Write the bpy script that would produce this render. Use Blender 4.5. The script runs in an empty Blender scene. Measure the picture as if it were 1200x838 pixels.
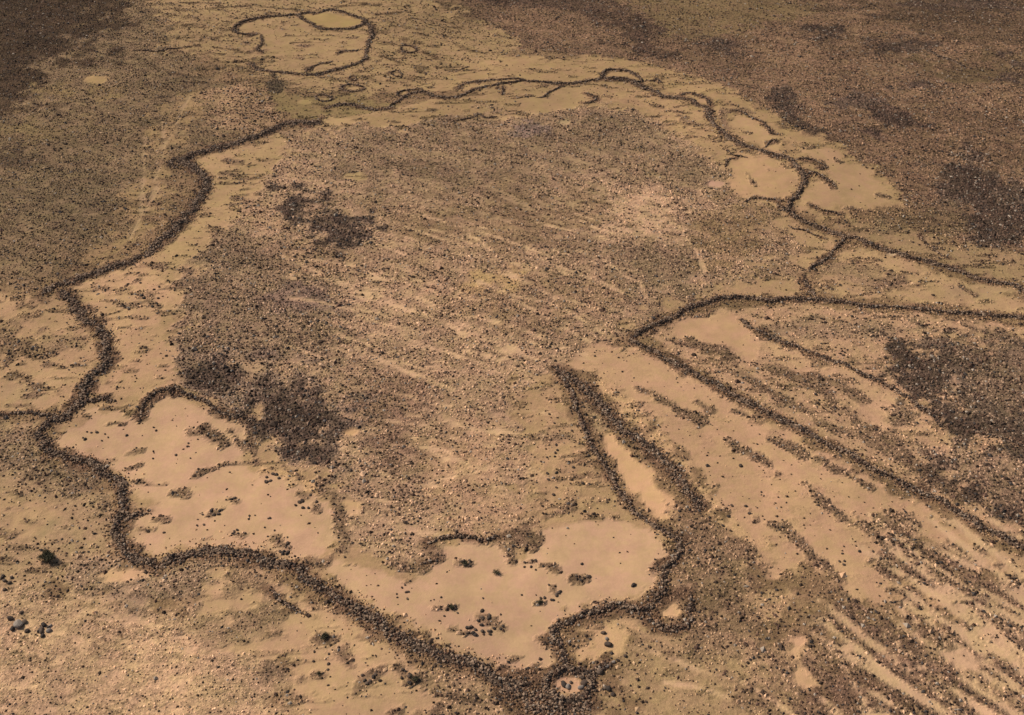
import bpy, math, numpy as np
from mathutils import Vector
R = math.radians
rng = np.random.default_rng(11)
scene = bpy.context.scene
root_col = scene.collection

# ------------------------------------------------------------------ camera numbers
CAM_H, PITCH, FPX = 140.0, R(38.0), 1370.0
CP, SP = math.cos(PITCH), math.sin(PITCH)

# ------------------------------------------------------------------ numpy noise
def _h(ix, iy, seed):
    n = (ix.astype(np.int64) * 374761393 + iy.astype(np.int64) * 668265263 + seed * 1442695041) & 0xffffffff
    n = ((n ^ (n >> 13)) * 1274126177) & 0xffffffff
    n = ((n ^ (n >> 16)) * 2246822519) & 0xffffffff
    return ((n ^ (n >> 15)) & 0xffffff) / float(0xffffff)
def vnoise(x, y, seed=0):
    x = np.asarray(x, float); y = np.asarray(y, float)
    ix = np.floor(x); iy = np.floor(y); fx = x - ix; fy = y - iy
    fx = fx * fx * (3 - 2 * fx); fy = fy * fy * (3 - 2 * fy)
    a = _h(ix, iy, seed); b = _h(ix + 1, iy, seed); c = _h(ix, iy + 1, seed); d = _h(ix + 1, iy + 1, seed)
    return (a * (1 - fx) + b * fx) * (1 - fy) + (c * (1 - fx) + d * fx) * fy
def fbm(x, y, seed=0, octv=4):
    s = 0; a = .5; t = 0
    for k in range(octv):
        s = s + a * vnoise(x * 2 ** k, y * 2 ** k, seed + 17 * k); t += a; a *= .55
    return s / t          # 0..1
def worley(x, y, seed=0):
    ix, iy = np.floor(x), np.floor(y); f1 = np.full(x.shape, 9.); f2 = np.full(x.shape, 9.)
    for a in (-1, 0, 1):
        for b in (-1, 0, 1):
            jx, jy = ix + a, iy + b
            d = np.hypot(jx + .1 + .8 * _h(jx, jy, seed) - x, jy + .1 + .8 * _h(jx, jy, seed + 1) - y)
            f2 = np.where(d < f1, f1, np.minimum(f2, d)); f1 = np.minimum(f1, d)
    return f2 - f1
def hf(x, y):
    z = (fbm(np.asarray(x) / 70., np.asarray(y) / 70., 3, 3) - .5) * 5.5
    z = z + (fbm(np.asarray(x) / 14., np.asarray(y) / 14., 9, 3) - .5) * 1.0
    return z
def ground_at(px, py):
    """pixel of the 1200 x 838 photograph -> point on the terrain"""
    px = np.atleast_1d(np.asarray(px, float)); py = np.atleast_1d(np.asarray(py, float))
    u = (px - 600) / FPX; v = (419 - py) / FPX
    dy = CP + v * SP; dz = -SP + v * CP
    dz = np.minimum(dz, -.12)
    z = np.zeros_like(u)
    for _ in range(6):
        t = (z - CAM_H) / dz
        x = u * t; y = dy * t; z = hf(x, y)
    return x, y
def lin(c):
    c = np.asarray(c, float) / 255.
    return np.where(c <= .04045, c / 12.92, ((c + .055) / 1.055) ** 2.4)
ALB = np.array((.86, .85, .855))
def alb(c): return lin(c) * ALB

# ------------------------------------------------------------------ curves
def catmull(p, closed=False, per=5):
    p = np.asarray(p, float); n = len(p)
    if n < 3 and not closed:
        t = np.linspace(0, 1, per + 1)[:, None]; return p[0] * (1 - t) + p[1] * t
    out = []
    segs = n if closed else n - 1
    for i in range(segs):
        if closed: a, b, c, d = p[(i - 1) % n], p[i], p[(i + 1) % n], p[(i + 2) % n]
        else: a, b, c, d = p[max(i - 1, 0)], p[i], p[i + 1], p[min(i + 2, n - 1)]
        for k in range(per):
            t = k / per
            out.append(.5 * ((2 * b) + (-a + c) * t + (2 * a - 5 * b + 4 * c - d) * t * t + (-a + 3 * b - 3 * c + d) * t ** 3))
    if not closed: out.append(p[-1])
    return np.array(out)
def to_ground(px_pts, closed=False, per=5):
    q = catmull(px_pts, closed, per)
    x, y = ground_at(q[:, 0], q[:, 1])
    return np.stack([x, y], 1)
def resample(p, step):
    d = np.r_[0, np.cumsum(np.hypot(*np.diff(p, axis=0).T))]
    n = max(2, int(d[-1] / step) + 1)
    s = np.linspace(0, d[-1], n)
    return np.stack([np.interp(s, d, p[:, 0]), np.interp(s, d, p[:, 1])], 1), s

# ------------------------------------------------------------------ terrain grid
def axis(lo, hi, fine, outer):
    a = list(np.arange(lo, hi + 1e-6, fine)); s = fine; v = hi
    while v < outer[1]: s *= 1.35; v += s; a.append(v)
    s = fine; v = lo
    while v > outer[0]: s *= 1.35; v -= s; a.insert(0, v)
    return np.array(a)
GX = axis(-235, 235, .5, (-5000, 5000))
ymid = [70.]
while ymid[-1] < 455: ymid.append(ymid[-1] + .38 + .5 * (ymid[-1] - 70) / 385)
s = .9; v = ymid[-1]
while v < 7000: s *= 1.35; v += s; ymid.append(v)
s = .4; v = 70.; pre = []
while v > -900: s *= 1.35; v -= s; pre.insert(0, v)
GY = np.array(pre + ymid)
X, Y = np.meshgrid(GX, GY)
NY, NX = X.shape
# fields
Dm = np.full(X.shape, .5); Tm = np.full(X.shape, .4); Zm = np.ones(X.shape)
Cm = np.zeros(X.shape + (3,)) + alb((150, 120, 88))
N1 = fbm(X / 9., Y / 9., 21, 3) - .5; N2 = fbm(X / 1.6, Y / 1.6, 31, 3) - .5; N3 = fbm(X / 3.6, Y / 3.6, 41, 3) - .5
SUB = 3
def seg_dist(PX, PY, poly, closed):
    P = poly; Q = np.roll(poly, -1, 0) if closed else poly[1:]
    if not closed: P = poly[:-1]
    best = np.full(PX.shape, 1e18); inside = np.zeros(PX.shape, bool)
    for (ax, ay), (bx, by) in zip(P, Q):
        dx, dy = bx - ax, by - ay; L = dx * dx + dy * dy + 1e-12
        t = np.clip(((PX - ax) * dx + (PY - ay) * dy) / L, 0, 1)
        best = np.minimum(best, (PX - ax - t * dx) ** 2 + (PY - ay - t * dy) ** 2)
        if closed:
            c = (ay > PY) != (by > PY)
            inside ^= c & (PX < (bx - ax) * (PY - ay) / (by - ay + 1e-15) + ax)
    return np.sqrt(best), inside
def mask(poly, closed, width, soft, rag):
    m = soft + rag + width + 2
    x0, y0 = poly.min(0) - m; x1, y1 = poly.max(0) + m
    i0, i1 = np.searchsorted(GX, [x0, x1]); j0, j1 = np.searchsorted(GY, [y0, y1])
    i0 = max(i0 - SUB, 0); j0 = max(j0 - SUB, 0); i1 = min(i1 + SUB, NX); j1 = min(j1 + SUB, NY)
    big = (i1 - i0) * (j1 - j0) > 4000
    st = SUB if big else 1
    ii = np.unique(np.r_[np.arange(i0, i1, st), i1 - 1]); jj = np.unique(np.r_[np.arange(j0, j1, st), j1 - 1])
    A, B = np.meshgrid(GX[ii], GY[jj])
    d, ins = seg_dist(A, B, poly, closed)
    sd = np.where(ins, d, -d) if closed else width - d
    if st > 1:
        xi = GX[i0:i1]; yj = GY[j0:j1]
        tmp = np.empty((len(jj), i1 - i0))
        for r in range(len(jj)): tmp[r] = np.interp(xi, GX[ii], sd[r])
        full = np.empty((j1 - j0, i1 - i0))
        k = np.clip(np.searchsorted(GY[jj], yj, side='right') - 1, 0, len(jj) - 2)
        t = ((yj - GY[jj][k]) / (GY[jj][k + 1] - GY[jj][k]))[:, None]
        full = tmp[k] * (1 - t) + tmp[k + 1] * t
        sd = full
    sl = (slice(j0, j1), slice(i0, i1))
    q = sd + rag * (1.5 * N1[sl] * min(1, rag / 3) + 2.0 * N3[sl] + 1.7 * N2[sl]) + soft * .9 * (N1[sl] * min(1, soft / 6) + N3[sl])
    soft = soft * .75
    q = np.clip(q / soft + .5, 0, 1)
    return sl, q * q * (3 - 2 * q)
def layer(pts, D, rgb=None, T=None, Z=None, soft=1.5, rag=1.5, closed=True, width=0, k=1.0, ground=False):
    poly = np.asarray(pts, float) if ground else to_ground(pts, closed)
    sl, a = mask(poly, closed, width, soft, rag); a = a * k
    if D is not None: Dm[sl] = Dm[sl] * (1 - a) + D * a
    if T is not None: Tm[sl] = Tm[sl] * (1 - a) + T * a
    if Z is not None: Zm[sl] = Zm[sl] * (1 - a) + Z * a
    if rgb is not None: Cm[sl] = Cm[sl] * (1 - a[..., None]) + alb(rgb) * a[..., None]
def ell(cx, cy, rx, ry, *a, rot=0, **kw):
    th = np.linspace(0, 2 * np.pi, 9)[:-1]; c, s_ = math.cos(R(rot)), math.sin(R(rot))
    pts = [(cx + rx * math.cos(t) * c - ry * math.sin(t) * s_, cy + rx * math.cos(t) * s_ + ry * math.sin(t) * c) for t in th]
    layer(pts, *a, **kw)
def band(pts, width, *a, **kw): layer(pts, *a, closed=False, width=width, **kw)

# ---- exterior ground
layer([(-300,-150),(200,-150),(205,10),(250,80),(310,130),(300,160),(222,180),(215,200),(190,250),(150,295),(60,330),(-300,345)], .66, (148,121,90), .40, soft=8, rag=6)
layer([(-400,-150),(150,-150),(150,10),(110,50),(60,80),(10,120),(-30,140),(-400,150)], .9, (92,71,51), .92, soft=22, rag=12)
ell(10,185,30,14,.8,(124,100,74),.7,soft=6,rag=5)
ell(60,235,75,35,.62,(138,114,84),.4,soft=12,rag=6)
ell(45,150,50,10,.5,(142,117,82),.3,soft=8,rag=5)
ell(95,105,40,6,.45,(148,122,84),.3,soft=6,rag=5)
layer([(205,115),(240,112),(250,140),(205,165),(200,215),(180,270),(120,308),(95,318),(70,318),(130,280),(165,220),(180,150)], .28, (164,133,95), .3, soft=6, rag=5)
ell(113,93,13,4,.02,(176,144,100),soft=1.5,rag=1)
# left sands
layer([(-400,335),(45,345),(100,380),(125,430),(100,470),(80,480),(-400,492)], .13, (184,148,110), .5, soft=4, rag=4)
ell(8,405,26,28,.62,(158,128,95),.5,soft=5,rag=4)
ell(75,398,22,9,.5,(165,134,100),.6,soft=3,rag=3)
layer([(-400,485),(50,490),(60,535),(130,560),(145,640),(90,690),(-400,715)], .28, (180,147,110), .45, soft=3, rag=3)
ell(30,610,55,30,.06,(192,155,116),soft=6,rag=4)
ell(20,460,50,14,.08,(178,146,108),soft=5,rag=3)
layer([(-20,505),(40,500),(60,530),(110,545),(140,575),(142,625),(115,625),(80,590),(40,570),(-20,560)], .9, (166,136,104), .55, soft=4, rag=4)
ell(75,625,35,14,.12,(174,146,108),soft=5,rag=3)
# bottom left gravel, bottom centre sand
layer([(-400,715),(20,690),(100,685),(260,690),(330,720),(345,780),(350,1100),(-700,1100)], .68, (214,174,134), .22, .66, soft=8, rag=5)
layer([(85,660),(120,650),(170,665),(240,655),(290,660),(310,680),(260,690),(235,700),(200,715),(150,712),(100,695),(70,675)], .93, (176,144,112), .45, soft=3, rag=3)
ell(150,672,26,8,.04,(212,170,128),soft=1.5,rag=1.5)
layer([(235,700),(262,668),(300,672),(350,700),(400,722),(450,752),(520,785),(560,805),(590,1000),(300,1100),(320,850),(335,800),(300,770),(260,755),(240,730)], .07, (194,157,118), .4, soft=3, rag=3)
ell(290,683,20,9,.8,(170,138,104),.5,soft=2,rag=2); ell(300,720,28,9,.65,(172,140,106),.4,soft=3,rag=3,rot=-25)
ell(240,740,32,10,.62,(178,145,110),.35,soft=3,rag=3); ell(318,788,22,11,.7,(165,134,104),.5,soft=2,rag=2.5)
layer([(490,780),(540,790),(600,800),(700,800),(720,860),(700,1100),(520,1100),(500,850)], .5, (186,150,114), .4, soft=3, rag=3)
# north-east outside
layer([(560,-150),(1700,-150),(1700,330),(1200,310),(1120,290),(1060,250),(1030,212),(960,172),(900,132),(830,102),(760,82),(640,62),(560,45),(540,0)], .76, (146,115,88), .52, soft=5, rag=5)
layer([(700,-60),(980,-60),(960,0),(900,25),(850,40),(770,45),(740,15)], .45, (138,113,80), .4, soft=10, rag=8)
layer([(1060,60),(1120,70),(1240,60),(1240,100),(1120,95)], .55, (126,102,74), .4, soft=8, rag=6)
layer([(1000,0),(1300,-20),(1300,60),(1100,40)], .82, (120,95,72), .58, soft=10, rag=8)
layer([(480,-40),(600,-20),(720,5),(765,25),(775,60),(755,64),(735,40),(690,18),(620,8),(560,0)], .85, (110,86,68), .85, 1.1, soft=5, rag=5)
layer([(500,0),(540,8),(600,40),(595,50),(560,30),(500,10)], .85, (110,86,68), .85, 1.0, soft=4, rag=4)
for e in [(965,36,26,11),(845,52,24,6),(1060,52,45,8),(1190,85,20,14),(1075,100,14,5),(1125,5,60,8),(1010,120,30,10)]:
    ell(*e, .88, (112,90,74), .9, 1.1, soft=5, rag=5)
layer([(912,95),(925,112),(932,140),(960,152),(965,162),(940,158),(920,142),(912,118)], .9, (108,86,68), .9, 1.1, soft=3, rag=3)
ell(1045,140,38,14,.88,(118,92,76),.8,1.1,soft=6,rag=6)
layer([(1080,190),(1110,182),(1150,195),(1200,215),(1300,240),(1300,300),(1200,292),(1150,290),(1130,275),(1135,250),(1110,235),(1090,215)], .96, (116,95,78), 1., 1.15, soft=8, rag=8)
ell(1110,262,30,16,.6,(140,115,86),.5,soft=5,rag=4)
# north wash and pans
layer([(440,78),(530,66),(640,66),(720,68),(790,82),(850,102),(885,122),(940,152),(1000,180),(1040,205),(1058,236),(1015,250),(960,252),(925,240),(940,210),(900,183),(850,155),(830,125),(740,98),(640,100),(560,104),(470,112),(430,95)], .09, (172,140,100), .5, soft=3, rag=3)
layer([(952,176),(985,182),(1020,198),(1040,218),(1040,238),(985,246),(940,245),(945,222),(965,205)], .02, (186,150,111), soft=3, rag=2.8)
layer([(855,140),(880,138),(905,152),(915,175),(895,176),(865,160)], .02, (184,149,109), soft=2, rag=1.5)
ell(560,72,70,5,.03,(178,144,104),soft=3,rag=2)
# top enclosure ground
layer([(150,-60),(470,-60),(500,-5),(560,20),(600,50),(560,78),(440,112),(330,104),(290,90),(240,66),(180,62),(200,30)], .28, (170,139,100), .7, soft=4, rag=5)
layer([(275,33),(300,24),(350,20),(400,35),(432,40),(428,65),(380,82),(330,84),(305,76),(300,48)], .07, (174,142,102), .6, soft=4, rag=3.5)
layer([(352,19),(375,15),(412,19),(425,25),(405,32),(375,31)], .0, (174,144,96), soft=1, rag=.6)
ell(500,30,60,14,.36,(160,131,94),.7,soft=4,rag=4)
ell(285,130,45,30,.55,(172,138,104),.95,1.15,soft=5,rag=4)
layer([(320,110),(400,112),(470,118),(560,118),(625,112),(640,122),(590,132),(520,142),(440,150),(360,145),(330,128)], .22, (146,122,83), .3, soft=3, rag=3)
ell(322,96,10,9,.95,(110,92,70),1.,1.1,soft=2,rag=2)

# ---- inside the enclosure
layer([(372,145),(300,165),(225,190),(243,215),(225,250),(185,288),(130,318),(80,335),(105,375),(128,420),(105,450),(85,482),(50,500),(60,530),(130,560),(150,600),(145,640),(185,660),(250,648),(340,665),(420,715),(560,785),(640,785),(648,740),(700,715),(780,690),(795,630),(730,590),(690,510),(655,440),(735,395),(790,365),(870,350),(940,345),(955,310),(980,285),(930,255),(925,240),(945,210),(900,182),(850,155),(830,128),(740,98),(640,100),(560,112),(480,120)], .12, (180,146,107), .5, soft=2, rag=1.5)
layer([(372,145),(480,120),(640,100),(740,98),(830,128),(860,160),(800,150),(700,130),(560,140),(400,160)], .12, (168,137,98), .4, soft=6, rag=3)
# stony middle
layer([(330,172),(300,215),(262,262),(228,298),(202,335),(196,400),(205,432),(225,455),(262,470),(292,490),(300,532),(332,548),(360,556),(388,572),(398,610),(405,650),(430,658),(470,668),(503,668),(515,640),(560,633),(600,636),(622,600),(632,540),(615,480),(640,440),(662,420),(740,388),(780,358),(850,333),(905,312),(935,290),(915,262),(900,242),(862,228),(842,195),(815,165),(770,135),(700,122),(640,130),(560,138),(480,146),(420,146),(380,152)], .66, (188,152,118), .36, soft=4, rag=4)
layer([(360,160),(420,150),(560,142),(700,128),(770,140),(820,180),(840,225),(760,215),(700,200),(560,215),(430,215),(370,200)], .66, (168,137,105), .36, soft=14, rag=6)
layer([(700,135),(760,140),(800,165),(840,205),(800,205),(740,185),(690,165)], .66, (160,131,100), .38, soft=10, rag=5)
layer([(215,290),(262,268),(330,300),(390,340),(395,400),(330,430),(260,430),(205,420),(200,350)], .78, (168,137,106), .52, 1.05, soft=10, rag=5)
ell(735,250,62,34,.5,(212,172,134),.12,.9,soft=14,rag=5)  # brighter slope shading of the low rise, painted into the soil colour
ell(765,312,55,38,.8,(166,136,104),.4,.9,soft=10,rag=5)
ell(855,275,60,35,.66,(165,133,98),.4,.9,soft=10,rag=5)
ell(520,205,110,42,.66,(162,132,101),.36,.9,soft=16,rag=7)
ell(570,255,150,28,.6,(165,133,100),.38,.9,soft=12,rag=7)
ell(468,500,30,60,.9,(164,130,102),.5,.9,soft=16,rag=5)
ell(620,350,90,45,.66,(182,146,112),.42,.95,soft=14,rag=5)
ell(560,570,60,70,.5,(196,157,120),.3,.85,soft=14,rag=5)
ell(350,350,40,12,.88,(156,126,104),.65,1.0,soft=6,rag=4)
ell(250,382,40,40,.8,(165,134,105),.55,1.05,soft=10,rag=5)
ell(620,150,18,9,.85,(158,130,112),.5,1.0,soft=3,rag=3)
layer([(322,212),(340,220),(362,222),(366,240),(378,252),(398,262),(430,256),(442,266),(428,280),(400,290),(378,286),(350,268),(330,252),(318,236)], .97, (118,97,80), 1., 1.2, soft=5, rag=5)
layer([(300,215),(322,250),(350,275),(385,292),(410,300),(380,320),(330,300),(295,265),(285,235)], .6, (186,150,114), .7, 1.1, soft=5, rag=4)
layer([(212,425),(262,420),(345,436),(378,470),(388,515),(384,552),(345,545),(312,532),(298,500),(262,472),(218,448)], .93, (158,130,106), .98, 1.15, soft=7, rag=7)
layer([(300,500),(340,480),(378,500),(384,545),(345,542),(310,530)], .96, (126,104,86), 1., 1.2, soft=7, rag=6)
ell(655,540,26,80,.2,(190,152,114),.35,soft=8,rag=6,rot=-10)
ell(640,510,28,5,.7,(160,130,98),.4,soft=2,rag=2); ell(665,592,50,10,.42,(180,146,108),.4,soft=4,rag=4)
ell(412,508,9,4,.0,(205,165,118),soft=1,rag=.8); ell(411,594,12,9,.0,(208,168,124),soft=1,rag=1)
ell(417,207,12,5,.1,(176,146,104),soft=1.5,rag=1.5); ell(661,143,11,3.5,.0,(186,156,118),soft=1,rag=.8)
ell(393,142,24,5,.0,(184,152,108),soft=2,rag=1)
ell(585,335,26,14,.35,(200,163,112),.2,soft=8,rag=4,k=.7)
# pans
layer([(612,112),(650,104),(690,108),(690,120),(650,130),(610,132),(605,122)], .02, (174,142,102), soft=2, rag=1.5)
layer([(690,104),(740,104),(790,120),(820,135),(850,170),(860,180),(820,170),(780,145),(740,125),(700,115)], .16, (180,145,106), .5, soft=3, rag=2.5)
layer([(856,178),(885,182),(925,200),(933,220),(915,236),(880,232),(862,222),(855,195)], .03, (188,151,111), .5, soft=2, rag=1.5)
layer([(62,500),(98,488),(108,476),(160,492),(170,470),(195,460),(230,472),(268,490),(290,505),(290,542),(340,554),(380,580),(396,612),(390,640),(360,663),(300,648),(215,648),(180,652),(156,630),(152,604),(180,590),(150,575),(140,556),(100,538),(64,524)], .03, (204,164,127), .6, soft=1.6, rag=2.0)
layer([(98,335),(125,320),(165,305),(205,340),(198,380),(198,420),(212,452),(185,456),(140,470),(112,465),(128,430),(126,390)], .1, (196,157,118), .6, soft=2, rag=2)
layer([(240,235),(262,205),(320,165),(330,180),(300,215),(262,262),(225,298),(200,325),(170,310),(205,285)], .1, (180,147,106), .6, soft=3, rag=3)
layer([(300,540),(330,548),(360,556),(378,568),(370,580),(330,560),(300,556)], .35, (206,166,120), .9, 1.1, soft=2, rag=2)
layer([(376,668),(392,656),(440,662),(480,672),(512,656),(532,636),(590,642),(596,658),(622,640),(650,618),(700,606),(745,614),(784,640),(782,662),(765,690),(722,706),(665,726),(645,742),(650,768),(640,783),(600,784),(525,760),(440,712)], .022, (205,165,128), .6, soft=1.4, rag=1.8)
layer([(706,506),(722,516),(748,540),(776,566),(796,592),(792,606),(768,606),(742,584),(720,548)], .0, (216,172,128), soft=2.2, rag=1.2)
layer([(690,470),(712,490),(705,506),(695,490)], .55, (176,144,108), .5, soft=1.5, rag=1.5)
# east slope
layer([(668,425),(735,405),(790,432),(860,474),(960,526),(1060,582),(1150,630),(1230,670),(1400,760),(1300,780),(1200,700),(1110,650),(1060,640),(1062,700),(1000,705),(950,660),(905,700),(880,650),(850,610),(820,560),(790,525),(745,480),(700,440)], .06, (198,158,120), .5, soft=2, rag=2)
layer([(700,440),(745,478),(800,530),(830,580),(870,625),(900,640),(870,650),(830,610),(800,560),(755,515),(720,470)], .25, (205,165,122), .4, soft=3, rag=3)
# right bottom stony ground
layer([(800,575),(822,600),(850,632),(880,668),(895,735),(955,748),(1010,740),(1060,735),(1120,700),(1062,655),(1035,612),(1062,608),(1130,642),(1200,690),(1500,800),(1500,1200),(780,1200),(760,850),(735,760),(700,730),(765,700),(792,650)], .78, (170,136,104), .42, soft=3, rag=3)
layer([(1120,640),(1200,690),(1500,800),(1500,1000),(1200,838),(1130,760),(1060,700),(1040,640)], .86, (158,124,98), .55, 1.05, soft=5, rag=4)
layer([(950,800),(1010,760),(1070,790),(1120,838),(1180,1000),(900,1000)], .88, (146,114,88), .55, .95, soft=6, rag=4)
layer([(720,745),(790,735),(860,745),(900,790),(910,850),(900,1100),(720,1100),(705,850)], .32, (176,144,106), .3, .85, soft=8, rag=4)
ell(860,720,40,40,.75,(158,128,96),.4,.9,soft=6,rag=4)
layer([(700,740),(735,735),(745,750),(720,765),(690,775),(672,765),(680,745)], .08, (204,164,122), .4, soft=2, rag=2)
ell(780,717,15,7,.0,(214,172,128),soft=1.2,rag=1)
layer([(922,752),(940,748),(945,775),(955,795),(945,805),(925,790)], .05, (208,166,126), soft=2, rag=2)
ell(988,760,9,6,.0,(216,174,134),soft=1,rag=1); ell(905,700,22,22,.45,(196,158,118),.4,soft=4,rag=3)
# light bands in the south-east
band([(1055,712),(1085,725),(1130,760),(1170,800),(1215,838),(1270,890)], 1.1, .12, (190,153,114), soft=1, rag=1)
band([(1120,700),(1150,730),(1200,775),(1260,830)], .7, .12, (188,150,112), soft=1, rag=.8)
band([(1080,650),(1130,680),(1200,730),(1300,790)], .9, .25, (184,148,110), soft=1, rag=1)
band([(1025,775),(1050,800),(1085,850)], .4, .12, (196,158,118), soft=.6, rag=.6)
band([(1000,735),(1012,750),(1020,765)], .8, .05, (204,164,124), soft=.8, rag=.8)
layer([(1040,672),(1075,682),(1100,700),(1130,730),(1100,735),(1060,722),(1040,700)], .12, (190,152,112), .5, soft=2, rag=2)
# east triangle
layer([(765,392),(800,372),(870,358),(960,358),(1060,366),(1200,382),(1500,400),(1500,700),(1200,636),(1100,585),(1000,532),(900,478),(820,432)], .3, (190,152,116), .5, soft=2, rag=1.5)
layer([(790,385),(820,370),(862,366),(880,385),(900,400),(880,420),(850,402),(815,400)], .01, (202,161,122), soft=2, rag=1.5)
layer([(900,380),(960,372),(1030,376),(1080,380),(1060,392),(1000,398),(950,395),(915,392)], .62, (170,138,106), .6, soft=3, rag=3)
layer([(880,395),(930,412),(990,432),(1020,450),(990,455),(930,435),(890,415)], .12, (200,160,122), .5, soft=2, rag=2)
layer([(1000,450),(1060,470),(1095,495),(1095,510),(1050,510),(1010,495)], .14, (200,160,122), .5, soft=2, rag=2)
layer([(1110,385),(1200,388),(1300,395),(1300,405),(1200,400),(1120,400)], .2, (182,148,110), .5, soft=2, rag=2)
layer([(1028,398),(1062,402),(1110,398),(1180,404),(1500,410),(1500,700),(1215,632),(1150,598),(1108,575),(1092,545),(1100,515),(1095,490),(1062,450),(1040,425)], .93, (124,102,82), 1.0, 1.15, soft=6, rag=7)
layer([(1100,520),(1200,530),(1300,560),(1300,620),(1200,615),(1120,570)], .84, (164,132,104), .6, soft=5, rag=4)
layer([(1140,400),(1240,410),(1300,500),(1200,510),(1150,470)], .86, (140,114,90), .7, soft=8, rag=5)
ell(1118,448,5,11,.05,(190,154,120),soft=1,rag=1); ell(1062,490,14,9,.85,(160,130,100),.6,soft=2,rag=2)
# between upper and lower arms
layer([(985,290),(1050,302),(1130,328),(1200,350),(1400,372),(1400,380),(1200,366),(1060,352),(962,346),(950,330),(965,312)], .12, (184,149,110), .5, soft=2, rag=2)
ell(1000,325,34,10,.5,(160,130,98),.5,soft=3,rag=3); ell(1045,330,20,9,.7,(150,120,92),.6,soft=2,rag=2)
ell(1150,340,40,8,.06,(178,146,108),soft=3,rag=2); ell(925,318,22,10,.65,(170,138,104),.8,soft=3,rag=3)
layer([(1010,258),(1060,262),(1130,285),(1200,296),(1500,320),(1500,360),(1200,332),(1130,316),(1050,290),(980,268)], .22, (164,134,98), .5, soft=4, rag=3)
ell(1030,258,16,10,.8,(140,115,86),.8,soft=3,rag=3)
ell(1090,262,40,12,.7,(138,112,82),.5,soft=4,rag=3)

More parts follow.
